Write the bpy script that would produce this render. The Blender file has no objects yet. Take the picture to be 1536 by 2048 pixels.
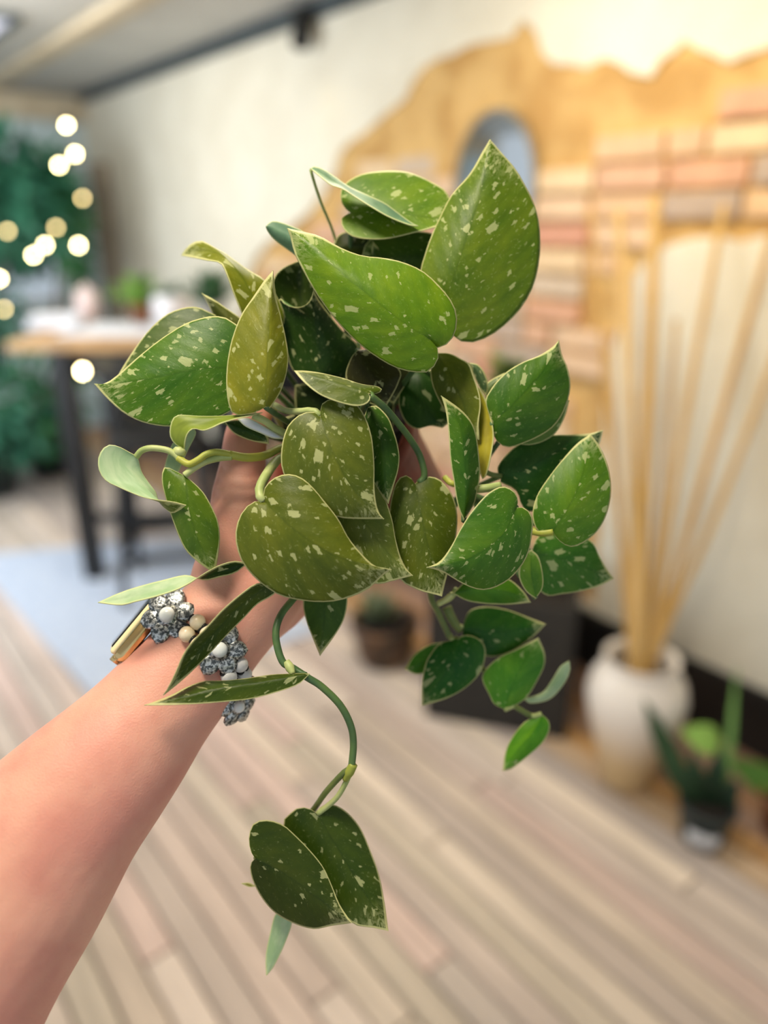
import bpy, bmesh, math, random
from mathutils import Vector, Matrix, noise
from mathutils.bvhtree import BVHTree
from mathutils.geometry import tessellate_polygon
random.seed(7)
S = bpy.context.scene
COL = S.collection
# ------------------------------------------------------------------ camera
FPX = 1480.0; PITCH = math.radians(21.2); HCAM = 1.5
CP, SP = math.cos(PITCH), math.sin(PITCH)
CAMLOC = Vector((0, 0, HCAM))
cd = bpy.data.cameras.new('camera'); cam = bpy.data.objects.new('camera', cd); COL.objects.link(cam)
cam.location = CAMLOC; cam.rotation_euler = (math.pi/2-PITCH, 0, 0)
cd.sensor_fit = 'VERTICAL'; cd.sensor_height = 36.0; cd.lens = FPX/2048*36.0
cd.dof.use_dof = True; cd.dof.focus_distance = 0.397; cd.dof.aperture_fstop = cd.lens/12.5
cd.clip_start = 0.02
S.camera = cam
# ------------------------------------------------------------------ world + lights + exposure
S.view_settings.view_transform = 'Standard'; S.view_settings.look = 'None'
S.view_settings.gamma = 1.0; S.view_settings.use_curve_mapping = False
S.view_settings.exposure = 0.15
cy = S.cycles
cy.max_bounces = 5; cy.diffuse_bounces = 3; cy.glossy_bounces = 3; cy.transmission_bounces = 4; cy.caustics_reflective = False; cy.caustics_refractive = False
cy.use_adaptive_sampling = True; cy.adaptive_threshold = 0.06; cy.adaptive_min_samples = 16
w = bpy.data.worlds.new('world'); S.world = w; w.use_nodes = True
bg = w.node_tree.nodes['Background']; bg.inputs[0].default_value = (0.86, 0.93, 1.0, 1); bg.inputs[1].default_value = 0.54
def area(name, loc, target, size, power, col, sy=None):
    l = bpy.data.lights.new(name, 'AREA'); l.energy = power; l.color = col; l.size = size
    if sy: l.shape = 'RECTANGLE'; l.size_y = sy
    o = bpy.data.objects.new(name, l); COL.objects.link(o); o.location = loc
    o.rotation_euler = (Vector(target)-Vector(loc)).to_track_quat('-Z', 'Y').to_euler(); return o
def bulb(name, loc, power, col, r=0.12):
    l = bpy.data.lights.new(name, 'POINT'); l.energy = power; l.color = col; l.shadow_soft_size = r
    o = bpy.data.objects.new(name, l); COL.objects.link(o); o.location = loc; return o
area('unseen_overhead_light', (-0.30, 0.22, 2.32), (-0.02, 0.40, 1.3), 0.34, 16, (1.0, 0.88, 0.70))
bulb('added_fill_light', (0.0, 1.15, 2.12), 9, (1.0, 0.82, 0.52))  # added fill for the ceiling and right wall, no pendant hangs here
bulb('added_fill_light', (-1.1, 2.2, 2.12), 5, (1.0, 0.90, 0.74))  # added fill for the middle of the room, without any fixture
area('unseen_overhead_light', (-1.7, 3.0, 2.27), (-1.8, 4.6, 0.9), 0.5, 18, (1.0, 0.92, 0.80))  # added to brighten the far wall and corner, no lamp body
area('unseen_overhead_light', (0.15, 1.9, 2.33), (0.15, 1.95, 0.0), 0.5, 16, (1.0, 0.93, 0.82))  # added to lift the floor, lower wall and vase, no lamp body
area('side_window_light', (-2.6, 2.2, 1.45), (-1.1, 4.7, 1.1), 1.5, 44, (0.80, 0.90, 1.0), 1.7)
# ------------------------------------------------------------------ helpers
def ray(px, py):
    a = (px-768)/FPX; b = -(py-1024)/FPX
    return Vector((a, CP+b*SP, -SP+b*CP))
def P(px, py, d): return CAMLOC + ray(px, py)*d
def G(px, py, h=0.0):
    r = ray(px, py); return CAMLOC + r*((h-HCAM)/r.z)
def lin(r, g, b):
    f = lambda c: (c/255/12.92) if c/255 <= 0.04045 else ((c/255+0.055)/1.055)**2.4
    return (f(r), f(g), f(b), 1.0)
def empty(name, loc):
    o = bpy.data.objects.new(name, None); o.empty_display_size = 0.02; o.location = loc; COL.objects.link(o); return o
def tag(o, label=None, cat=None, group=None, kind=None):
    if label: o['label'] = label
    if cat: o['category'] = cat
    if group: o['group'] = group
    if kind: o['kind'] = kind
    return o
def wloc(o):
    v = Vector((0, 0, 0))
    while o: v += o.location; o = o.parent
    return v
def link(name, me, parent=None, mats=(), origin=None):
    """mesh given in world coordinates; origin = where the object's own origin goes"""
    for m in mats: me.materials.append(m)
    o = bpy.data.objects.new(name, me); COL.objects.link(o)
    if origin is not None:
        me.transform(Matrix.Translation(-Vector(origin))); o.location = origin
    if parent is not None:
        o.parent = parent; o.location = Vector(o.location) - wloc(parent)
    return o
def bm_obj(name, bm, mat, parent=None, smooth=True, origin=None):
    bmesh.ops.recalc_face_normals(bm, faces=bm.faces)
    me = bpy.data.meshes.new(name); bm.to_mesh(me); bm.free()
    if smooth:
        for p in me.polygons: p.use_smooth = True
    return link(name, me, parent, (mat,), origin)
def add_box(bm, c, size, rot=None, bevel=0.0):
    r = bmesh.ops.create_cube(bm, size=1.0)
    M = Matrix.Translation(c) @ (rot.to_4x4() if rot else Matrix()) @ Matrix.Diagonal((*size, 1))
    bmesh.ops.transform(bm, matrix=M, verts=r['verts'])
    if bevel:
        es = list({e for v in r['verts'] for e in v.link_edges})
        bmesh.ops.bevel(bm, geom=es, offset=bevel, segments=2, affect='EDGES', profile=0.5)
def catmull(pts, n):
    pts = [Vector(p) for p in pts]
    if len(pts) < 2: return [pts[0].copy() for _ in range(n+1)]
    dense = []
    for i in range(len(pts)-1):
        p0 = pts[i-1] if i > 0 else pts[i]*2-pts[i+1]
        p1, p2 = pts[i], pts[i+1]
        p3 = pts[i+2] if i+2 < len(pts) else pts[i+1]*2-pts[i]
        for k in range(12):
            t = k/12; t2, t3 = t*t, t*t*t
            dense.append(0.5*((2*p1)+(p2-p0)*t+(2*p0-5*p1+4*p2-p3)*t2+(3*p1-p0-3*p2+p3)*t3))
    dense.append(pts[-1])
    L = [0]
    for a, b in zip(dense, dense[1:]): L.append(L[-1]+(b-a).length)
    out = []; j = 0
    for i in range(n+1):
        s = L[-1]*i/n
        while j < len(L)-2 and L[j+1] < s: j += 1
        seg = L[j+1]-L[j]; f = (s-L[j])/seg if seg > 1e-12 else 0
        out.append(dense[j].lerp(dense[j+1], min(max(f, 0), 1)))
    return out
def add_tube(bm, pts, radii, seg=10, flat=1.0, flatdir=None, caps=True):
    """pts list of Vector, radii per point; elliptical if flat != 1 (flatdir: thin axis)"""
    n = len(pts); rings = []; up = None
    for i in range(n):
        t = (pts[min(i+1, n-1)]-pts[max(i-1, 0)]).normalized()
        if flatdir is not None:
            v = (flatdir - t*flatdir.dot(t)).normalized(); u = t.cross(v).normalized()
        else:
            if up is None: up = Vector((0, 0, 1)) if abs(t.z) < 0.9 else Vector((1, 0, 0))
            u = t.cross(up).normalized(); v = u.cross(t).normalized(); up = v
        r = radii[i] if hasattr(radii, '__len__') else radii
        f = flat[i] if hasattr(flat, '__len__') else flat
        rings.append([bm.verts.new(pts[i]+u*(r*math.cos(2*math.pi*k/seg))+v*(r*f*math.sin(2*math.pi*k/seg))) for k in range(seg)])
    for a, b in zip(rings, rings[1:]):
        for k in range(seg): bm.faces.new((a[k], a[(k+1) % seg], b[(k+1) % seg], b[k]))
    if caps: bm.faces.new(rings[0][::-1]); bm.faces.new(rings[-1])
def tube_obj(name, pts, radii, mat, parent=None, n=None, seg=10, origin=None, **k):
    pts = [Vector(p) for p in pts]
    if n:
        m = len(pts); c = catmull(pts, n)
        if hasattr(radii, '__len__'):
            radii = [radii[min(int(i/n*(m-1)), m-2)]*(1-(i/n*(m-1)-min(int(i/n*(m-1)), m-2)))+radii[min(int(i/n*(m-1)), m-2)+1]*(i/n*(m-1)-min(int(i/n*(m-1)), m-2)) for i in range(n+1)]
        pts = c
    bm = bmesh.new(); add_tube(bm, pts, radii, seg, **k)
    return bm_obj(name, bm, mat, parent, origin=origin)
def add_lathe(bm, prof, c, seg=32, axis=None, close=True):
    rings = []; c = Vector(c)
    R = axis.normalized().to_track_quat('Z', 'Y').to_matrix() if axis is not None else Matrix.Identity(3)
    for r, z in prof:
        if r < 1e-6: rings.append([bm.verts.new(c+R@Vector((0, 0, z)))])
        else: rings.append([bm.verts.new(c+R@Vector((r*math.cos(2*math.pi*k/seg), r*math.sin(2*math.pi*k/seg), z))) for k in range(seg)])
    for a, b in zip(rings, rings[1:]):
        for k in range(seg):
            k2 = (k+1) % seg
            if len(a) == 1 and len(b) == 1: continue
            if len(a) == 1: bm.faces.new((a[0], b[k2], b[k]))
            elif len(b) == 1: bm.faces.new((a[k], a[k2], b[0]))
            else: bm.faces.new((a[k], a[k2], b[k2], b[k]))
def lathe_obj(name, prof, c, mat, parent=None, seg=32, axis=None, origin=None):
    bm = bmesh.new(); add_lathe(bm, prof, c, seg, axis); return bm_obj(name, bm, mat, parent, origin=origin)
# ------------------------------------------------------------------ materials
class NT:
    def __init__(s, name):
        s.m = bpy.data.materials.new(name); s.m.use_nodes = True; s.t = s.m.node_tree
        s.b = s.t.nodes['Principled BSDF']; s.out = s.t.nodes['Material Output']
    def n(s, typ, ins=None, **kw):
        nd = s.t.nodes.new(typ)
        for k, v in kw.items(): setattr(nd, k, v)
        for k, v in (ins or {}).items(): s.set(nd.inputs[k], v)
        return nd
    def set(s, sock, v):
        if isinstance(v, bpy.types.NodeSocket): s.t.links.new(v, sock)
        else: sock.default_value = v
    def math(s, op, a, b=0.0, c=0.0, clamp=False):
        nd = s.t.nodes.new('ShaderNodeMath'); nd.operation = op; nd.use_clamp = clamp
        s.set(nd.inputs[0], a); s.set(nd.inputs[1], b); s.set(nd.inputs[2], c); return nd.outputs[0]
    def mix(s, f, a, b, blend='MIX'):
        nd = s.t.nodes.new('ShaderNodeMix'); nd.data_type = 'RGBA'; nd.blend_type = blend
        s.set(nd.inputs[0], f); s.set(nd.inputs[6], a); s.set(nd.inputs[7], b); return nd.outputs[2]
    def ramp(s, f, lo, hi):
        nd = s.t.nodes.new('ShaderNodeMapRange'); nd.interpolation_type = 'SMOOTHSTEP'
        s.set(nd.inputs[0], f); nd.inputs[1].default_value = lo; nd.inputs[2].default_value = hi; return nd.outputs[0]
    def noise(s, vec, scale, detail=3.0, rough=0.55):
        nd = s.n('ShaderNodeTexNoise', {'Scale': scale, 'Detail': detail, 'Roughness': rough})
        if vec is not None: s.set(nd.inputs['Vector'], vec)
        return nd
    def bump(s, h, strength, dist=0.001):
        nd = s.n('ShaderNodeBump', {'Strength': strength, 'Distance': dist, 'Height': h}); s.set(s.b.inputs['Normal'], nd.outputs[0])
    def P(s, **k):
        for a, v in k.items(): s.set(s.b.inputs[a.replace('_', ' ')], v)
def simple(name, c1, c2=None, rough=0.6, scale=8.0, metallic=0.0, bump=0.0, bdist=0.002, rand=0.0, **k):
    t = NT(name); tc = t.n('ShaderNodeTexCoord'); nz = t.noise(tc.outputs['Object'], scale)
    c2 = c2 or tuple(x*0.75 for x in c1[:3])+(1,)
    col = t.mix(t.ramp(nz.outputs[0], 0.35, 0.65), c1, c2)
    if rand:
        oi = t.n('ShaderNodeObjectInfo')
        hs = t.n('ShaderNodeHueSaturation', {'Value': t.math('MULTIPLY_ADD', oi.outputs['Random'], 2*rand, 1-rand), 'Color': col}); col = hs.outputs[0]
    t.P(Base_Color=col, Roughness=rough, Metallic=metallic)
    for a, v in k.items(): t.set(t.b.inputs[a.replace('_', ' ')], v)
    if bump: t.bump(nz.outputs[0], bump, bdist)
    return t.m
def objcol(name, rough=0.7, scale=14.0, amt=0.25, bump=0.3, bdist=0.004, stretch=(1, 1, 1)):
    """colour from the object's own colour with grain"""
    t = NT(name); tc = t.n('ShaderNodeTexCoord'); oi = t.n('ShaderNodeObjectInfo')
    mp = t.n('ShaderNodeMapping', {'Vector': tc.outputs['Object'], 'Scale': stretch})
    off = t.n('ShaderNodeVectorMath', {0: mp.outputs[0], 1: oi.outputs['Random']}, operation='ADD')
    nz = t.noise(off.outputs[0], scale, 4.0)
    v = t.math('MULTIPLY_ADD', nz.outputs[0], 2*amt, 1-amt)
    hs = t.n('ShaderNodeHueSaturation', {'Value': v, 'Color': oi.outputs['Color']})
    t.P(Base_Color=hs.outputs[0], Roughness=rough)
    if bump > 0.29: t.bump(nz.outputs[0], bump, bdist)
    return t.m
M_PLASTER = simple('cream_plaster', lin(234, 228, 210), lin(226, 219, 200), 0.85, 5)
M_MORTAR = simple('ochre_mortar', lin(216, 178, 116), lin(190, 148, 88), 0.95, 7, bump=0.9, bdist=0.02)
M_BRICK = objcol('old_brick', 0.9, 18, 0.25, 0.6, 0.006)
M_PLANK = objcol('weathered_plank', 0.6, 3.0, 0.42, 0.25, 0.002, (1, 7, 7))
M_SLAB = simple('dark_subfloor', lin(122, 104, 86), None, 0.9)
M_BLACKPAINT = simple('black_paint', lin(24, 24, 25), lin(16, 16, 17), 0.45)
M_CEIL = simple('grey_ceiling', lin(206, 205, 200), lin(196, 195, 190), 0.9, 3)
M_BEAM = simple('pale_beam', lin(206, 192, 166), lin(190, 174, 146), 0.8, 6)
M_RAIL = simple('slate_rail', lin(70, 80, 84), None, 0.6)
M_BACKW = simple('pale_blue_wall', lin(206, 222, 226), lin(192, 212, 218), 0.85, 3)
M_POST = simple('grey_brown_wood', lin(164, 154, 138), lin(146, 134, 118), 0.7, 12)
# --- leaf
def leaf_top_mat():
    t = NT('variegated_leaf'); oi = t.n('ShaderNodeObjectInfo')
    at = lambda n: t.n('ShaderNodeAttribute', attribute_name=n).outputs['Fac']
    a, b, rim, tp = at('across'), at('along'), at('rim'), at('tipness')
    rnd = oi.outputs['Random']; fleck = oi.outputs['Alpha']
    aa = t.math('ABSOLUTE', a)
    # along the side veins / across them (centimetres)
    c1 = t.math('ADD', t.math('MULTIPLY', aa, 0.55), t.math('MULTIPLY', b, 0.83))
    c2 = t.math('SUBTRACT', t.math('MULTIPLY', aa, 0.83), t.math('MULTIPLY', b, 0.55))
    c2s = t.math('ADD', c2, t.math('MULTIPLY', t.math('LESS_THAN', a, 0.0), 9.0))
    roff = t.math('MULTIPLY', rnd, 57.0)
    vec = t.n('ShaderNodeCombineXYZ', {0: t.math('ADD', t.math('MULTIPLY', c1, 0.55), roff), 1: c2s, 2: 0.0}).outputs[0]
    dn = t.noise(vec, 3.2, 3.0, 0.6)
    dv = t.n('ShaderNodeVectorMath', {0: dn.outputs['Color'], 1: (0.5, 0.5, 0.5)}, operation='SUBTRACT').outputs[0]
    dv = t.n('ShaderNodeVectorMath', {0: dv, 'Scale': 0.42}, operation='SCALE').outputs[0]
    wv = t.n('ShaderNodeVectorMath', {0: vec, 1: dv}, operation='ADD').outputs[0]
    def cells(scale, size, keep):
        v = t.n('ShaderNodeTexVoronoi', {'Vector': wv, 'Scale': scale}, voronoi_dimensions='2D', distance='CHEBYCHEV')
        sc = t.n('ShaderNodeSeparateColor', {0: v.outputs['Color']})
        k = t.math('LESS_THAN', sc.outputs[0], keep)
        sz = t.math('MULTIPLY', t.math('MULTIPLY_ADD', t.math('POWER', sc.outputs[1], 2.0), 1.1, 0.42), size)
        hit = t.math('SUBTRACT', 1.0, t.ramp(t.math('DIVIDE', v.outputs['Distance'], sz), 0.85, 1.1))
        return t.math('MULTIPLY', hit, k)
    big = cells(1.55, 0.20, t.math('MULTIPLY', fleck, 0.34))
    dens = t.math('ADD', t.math('MULTIPLY', t.ramp(tp, 0.72, 1.0), 0.75), t.math('MULTIPLY', fleck, 0.22))
    small = cells(3.6, 0.24, dens)
    fine = t.noise(wv, 7.0, 3.0, 0.7)
    speck = t.math('MULTIPLY', t.ramp(fine.outputs[0], 0.60, 0.70), t.math('MULTIPLY', fleck, 0.5))
    tipst = t.math('MULTIPLY', t.ramp(fine.outputs[0], 0.42, 0.56), t.ramp(tp, 0.76, 1.0))
    rimw = t.math('ADD', 0.045, t.math('ADD', t.math('MULTIPLY', dn.outputs[0], 0.05), t.math('MULTIPLY', t.ramp(tp, 0.65, 0.98), 0.09)))
    rimm = t.math('SUBTRACT', 1.0, t.ramp(t.math('DIVIDE', rim, rimw), 0.6, 1.15))
    pale = t.math('MAXIMUM', t.math('MAXIMUM', big, t.math('MULTIPLY', small, 0.85)), t.math('MAXIMUM', speck, t.math('MULTIPLY', tipst, 0.85)))
    # green base
    blot = t.noise(vec, 0.6, 5.0, 0.62)
    val = t.math('ADD', t.math('MULTIPLY_ADD', blot.outputs[0], 0.95, 0.18), t.math('MULTIPLY', fine.outputs[0], 0.22))
    base = t.n('ShaderNodeHueSaturation', {'Hue': t.math('MULTIPLY_ADD', blot.outputs[0], -0.09, 0.545), 'Value': val, 'Color': oi.outputs['Color']}).outputs[0]
    vein = t.n('ShaderNodeTexWave', {'Vector': vec, 'Scale': 0.5, 'Distortion': 3.0, 'Detail': 2.0}, bands_direction='Y')
    base = t.mix(t.math('MULTIPLY', vein.outputs['Fac'], 0.10), base, t.mix(1.0, base, (0.45, 0.5, 0.35, 1), 'MULTIPLY'))
    mid = t.math('SUBTRACT', 1.0, t.ramp(aa, 0.02, 0.10))
    base = t.mix(t.math('MULTIPLY', mid, 0.35), base, t.mix(1.0, base, (0.5, 0.6, 0.4, 1), 'MULTIPLY'))
    palec = t.mix(0.36, lin(204, 208, 152), oi.outputs['Color'])
    col = t.mix(t.math('MULTIPLY', pale, 0.85), base, palec)
    col = t.mix(t.math('MULTIPLY', rimm, 0.85), col, lin(208, 208, 146))
    h = t.math('ADD', t.math('MULTIPLY', vein.outputs['Fac'], 0.35), t.math('MULTIPLY', fine.outputs[0], 0.5))
    t.P(Base_Color=col, Roughness=0.42); t.b.inputs['Specular IOR Level'].default_value = 0.24
    t.bump(h, 0.22, 0.0012)
    tr = t.n('ShaderNodeBsdfTranslucent', {'Color': col}); ms = t.n('ShaderNodeMixShader', {0: 0.12, 1: t.b.outputs[0], 2: tr.outputs[0]})
    t.t.links.new(ms.outputs[0], t.out.inputs[0]); return t.m
M_LEAF = leaf_top_mat()
def under_mat(name, c1, c2):
    t = NT(name); at = t.n('ShaderNodeAttribute', attribute_name='along').outputs['Fac']; ac = t.n('ShaderNodeAttribute', attribute_name='across').outputs['Fac']
    rim = t.n('ShaderNodeAttribute', attribute_name='rim').outputs['Fac']
    vec = t.n('ShaderNodeCombineXYZ', {0: t.math('MULTIPLY', at, 0.5), 1: ac, 2: 0.0}).outputs[0]
    nz = t.noise(vec, 1.3, 3)
    col = t.mix(t.ramp(nz.outputs[0], 0.35, 0.65), c1, c2)
    col = t.mix(t.math('MULTIPLY', t.math('SUBTRACT', 1.0, t.ramp(rim, 0.03, 0.09)), 0.7), col, lin(214, 222, 160))
    t.P(Base_Color=col, Roughness=0.5); t.bump(nz.outputs[0], 0.2, 0.001)
    tr = t.n('ShaderNodeBsdfTranslucent', {'Color': col}); ms = t.n('ShaderNodeMixShader', {0: 0.15, 1: t.b.outputs[0], 2: tr.outputs[0]})
    t.t.links.new(ms.outputs[0], t.out.inputs[0]); return t.m
U_GREEN = under_mat('leaf_underside_green', lin(120, 152, 92), lin(98, 134, 76))
U_MINT = under_mat('leaf_underside_mint', lin(188, 212, 168), lin(160, 194, 144))
U_OLIVE = under_mat('leaf_underside_olive', lin(134, 152, 48), lin(108, 128, 34))
U_YELLOW = under_mat('leaf_underside_yellow', lin(178, 168, 42), lin(150, 140, 30))
U_GLARE = under_mat('leaf_underside_glare', lin(244, 248, 252), lin(226, 236, 246))  # near-white tint stands in for glare on the underside
U_TEAL = under_mat('leaf_underside_teal', lin(112, 152, 116), lin(86, 128, 96))
M_STEM = simple('stem_green', lin(66, 98, 58), lin(88, 118, 62), 0.5, 60, bump=0.0, bdist=0.0005)
M_STEMP = simple('stem_pale', lin(186, 196, 130), lin(158, 176, 104), 0.5, 60, bump=0.0, bdist=0.0005)
M_STEMY = simple('stem_yellow', lin(176, 178, 70), lin(150, 160, 62), 0.5, 60, bump=0.0, bdist=0.0005)
M_STEMO = simple('stem_olive', lin(112, 128, 62), lin(92, 110, 52), 0.5, 60, bump=0.0, bdist=0.0005)
M_POT = simple('brown_red_plastic', lin(132, 52, 34), lin(112, 42, 28), 0.5, 40, bump=0.05)
M_SOIL = simple('dark_soil', lin(38, 30, 24), lin(18, 14, 11), 0.95, 220, bump=1.0, bdist=0.004)
# ================================================================== ROOM
WA = G(1536, 1519); WD = Vector((-0.626, 0.780, 0)).normalized(); WN = Vector((-WD.y, WD.x, 0))
ZC = 2.35
def WP(k, z, dep=0.0): return WA + WD*k + WN*dep + Vector((0, 0, z))
def WK(px, py):
    r = ray(px, py); t = (WA-CAMLOC).dot(WN)/r.dot(WN); q = CAMLOC+r*t
    return ((q-WA).dot(WD), q.z)
WROT = Matrix((WD, WN, (0, 0, 1))).transposed()       # local x along wall, y out of wall, z up
# ---- floor
fl_c = WP(2.0, 0, 1.9)
bm = bmesh.new(); add_box(bm, fl_c + Vector((0, 0, -0.035)), (9.0, 4.6, 0.03), WROT)
floor = bm_obj('floor', bm, M_SLAB, smooth=False, origin=fl_c); tag(floor, kind='structure')
PW = 0.078
rowcol = {0: (150, 118, 96), 1: (172, 140, 118), 2: (156, 120, 88), 3: (168, 138, 116), 4: (178, 138, 88), 5: (186, 160, 128), 6: (184, 170, 156)}
base_cols = [(214, 198, 178), (208, 192, 174), (202, 186, 168), (212, 196, 174), (196, 182, 166), (208, 188, 170), (192, 176, 160), (210, 192, 170), (204, 180, 164), (198, 184, 162)]
plank_meshes = {}
def plank_mesh(L):
    key = round(L, 2)
    if key not in plank_meshes:
        b = bmesh.new(); add_box(b, Vector((0, 0, 0)), (L-0.006, PW-0.006, 0.02))
        top = [e for e in b.edges if all(v.co.z > 0 for v in e.verts)]
        bmesh.ops.bevel(b, geom=top, offset=0.003, segments=1, affect='EDGES')
        me = bpy.data.meshes.new('plank'); b.to_mesh(me); b.free(); me.materials.append(M_PLANK); plank_meshes[key] = me
    return plank_meshes[key]
rp = random.Random(3)
for row in range(50):
    y = 0.01+PW*(row+0.5); k = -2.2 + rp.random()*0.6
    while k < 6.0:
        L = rp.choice((1.8, 2.4, 3.0)); kc = k+L/2
        o = bpy.data.objects.new('plank', plank_mesh(L)); COL.objects.link(o)
        o.parent = floor; p = WP(kc, -0.010+rp.uniform(-0.0012, 0.0012), y)
        o.location = p-fl_c; o.rotation_euler = (0, 0, math.atan2(WD.y, WD.x))
        c = rowcol.get(row) or rp.choice(base_cols)
        j = rp.uniform(0.93, 1.05)
        o.color = lin(*[min(250, x*j*f_) for x, f_ in zip(c, (1.05, 1.055, 1.09))])
        k += L
# ---- right wall : plaster shell with a ragged hole, mortar bed and bricks in it
top_px = [(1536, 92), (1490, 108), (1450, 128), (1420, 112), (1395, 100), (1370, 88), (1345, 100), (1322, 122), (1295, 150), (1262, 142), (1240, 132), (1205, 124), (1170, 132), (1140, 126), (1105, 128), (1085, 104), (1072, 76), (1060, 50), (1040, 42), (1022, 68), (985, 84), (950, 90), (925, 98), (880, 114), (845, 136), (822, 166), (812, 190), (790, 212), (770, 230), (735, 258), (702, 282), (682, 308), (668, 348), (642, 392), (612, 430), (572, 458), (540, 482), (512, 512), (500, 545)]
hole = [WK(*p) for p in top_px]
kr = hole[0][0]
z0r = hole[0][1]
left = [(3.02, 1.18), (3.12, 1.0), (3.05, 0.8), (3.16, 0.6), (3.1, 0.42), (3.14, 0.235)]
low_px = [(1190, 1215), (1196, 1130), (1200, 1000), (1207, 850), (1216, 740), (1238, 650), (1262, 560), (1290, 520), (1335, 482), (1400, 470), (1480, 480), (1536, 468)]
low = [WK(*p) for p in low_px]; low[0] = (low[0][0], 0.235)
right = [(-0.05, low[-1][1]-0.02), (-0.5, low[-1][1]+0.05), (-0.9, low[-1][1]-0.04), (-0.95, 1.75), (-0.6, z0r+0.02), (-0.2, z0r-0.05)]
hole = hole + left + low + right
hole = hole[:]
# roughen
hr = []
for i, p in enumerate(hole):
    q = hole[(i+1) % len(hole)]; n = max(1, int(math.hypot(q[0]-p[0], q[1]-p[1])/0.05))
    for j in range(n):
        f = j/n; kx = p[0]+(q[0]-p[0])*f; zz = p[1]+(q[1]-p[1])*f
        nz = Vector((math.sin(kx*61+zz*37)+math.sin(kx*23-zz*83), math.sin(kx*47-zz*59+1)+math.sin(kx*91+zz*29), 0))*0.0055
        hr.append((kx+nz.x, max(0.22, zz+nz.y)))
outer = [(-3.2, -0.02), (5.3, -0.02), (5.3, ZC+0.02), (-3.2, ZC+0.02)]
loops = [[Vector((a, b, 0)) for a, b in outer], [Vector((a, b, 0)) for a, b in hr]]
tris = tessellate_polygon(loops); allp = outer+hr; T = 0.028
bm = bmesh.new(); fr = [bm.verts.new(WP(a, b, 0)) for a, b in allp]; bk = [bm.verts.new(WP(a, b, -T)) for a, b in allp]
for t in tris:
    try: bm.faces.new([fr[i] for i in t]); bm.faces.new([bk[i] for i in t][::-1])
    except ValueError: pass
for s, e in ((0, 4), (4, len(allp))):
    for i in range(s, e):
        j = i+1 if i+1 < e else s
        try: bm.faces.new((fr[i], fr[j], bk[j], bk[i]))
        except ValueError: pass
wall_right = bm_obj('wall_right', bm, M_PLASTER, smooth=False, origin=WP(0, 0, 0)); tag(wall_right, kind='structure')
def inside(k, z, poly):
    r = False; j = len(poly)-1
    for i in range(len(poly)):
        (xi, yi), (xj, yj) = poly[i], poly[j]
        if (yi > z) != (yj > z) and k < (xj-xi)*(z-yi)/(yj-yi)+xi: r = not r
        j = i
    return r
# mortar bed (bumpy slab behind the hole)
bm = bmesh.new(); nk, nz_ = 90, 50; gv = {}
for i in range(nk+1):
    for j in range(nz_+1):
        k = -1.1+4.5*i/nk; z = 0.1+2.2*j/nz_
        up = min(1, max(0, (z-1.62-0.12*math.sin(k*3.1))/0.2))
        dep = -0.024 + 0.014*up + 0.008*noise.noise(Vector((k*7, z*7, 0))) + 0.004*noise.noise(Vector((k*23, z*23, 4)))
        gv[i, j] = bm.verts.new(WP(k, z, min(dep, -0.002)))
for i in range(nk):
    for j in range(nz_): bm.faces.new((gv[i, j], gv[i+1, j], gv[i+1, j+1], gv[i, j+1]))
r = bmesh.ops.extrude_face_region(bm, geom=list(bm.faces))
bmesh.ops.translate(bm, vec=-WN*0.06, verts=[v for v in r['geom'] if isinstance(v, bmesh.types.BMVert)])
tag(bm_obj('mortar_bed', bm, M_MORTAR, wall_right), 'ochre lime mortar coat', kind='structure')
# bricks
BL, BH, BG = 0.225, 0.066, 0.014
b = bmesh.new(); add_box(b, Vector((0, 0, 0)), (BL, 0.03, BH), bevel=0.005)
bme = bpy.data.meshes.new('brick'); b.to_mesh(b_me := bme); b.free(); bme.materials.append(M_BRICK)
half = bpy.data.meshes.new('brick_half'); b = bmesh.new(); add_box(b, Vector((0, 0, 0)), (BL*0.48, 0.03, BH), bevel=0.005); b.to_mesh(half); b.free(); half.materials.append(M_BRICK)
bcols = [(222, 190, 150), (220, 184, 144), (226, 198, 160), (216, 180, 144), (212, 164, 134), (204, 150, 126), (202, 182, 160), (186, 166, 150), (222, 190, 158), (226, 198, 160), (214, 172, 142)]
rb = random.Random(11); nb = 0
for c in range(26):
    z = 0.27+c*(BH+BG); k = -0.95+(BL/2 if c % 2 else 0)
    while k < 3.2:
        hf = rb.random() < 0.14; L = BL*0.48 if hf else BL; kc = k+L/2; k += L+BG
        lim = 1.70+0.10*math.sin(kc*4.0)
        if z > lim or not all(inside(kc+sx*L*0.42, z+sz*BH*0.4, hr) for sx in (-1, 1) for sz in (-1, 1)): continue
        if rb.random() < 0.06: continue
        o = bpy.data.objects.new('brick', half if hf else bme); COL.objects.link(o); o.parent = wall_right
        o.location = WP(kc+rb.uniform(-.004, .004), z, -0.017+rb.uniform(-0.005, 0.006))-wall_right.location
        o.rotation_euler = (0, rb.uniform(-.012, .012), math.atan2(WD.y, WD.x)); o.color = lin(*rb.choice(bcols)); nb += 1
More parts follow.
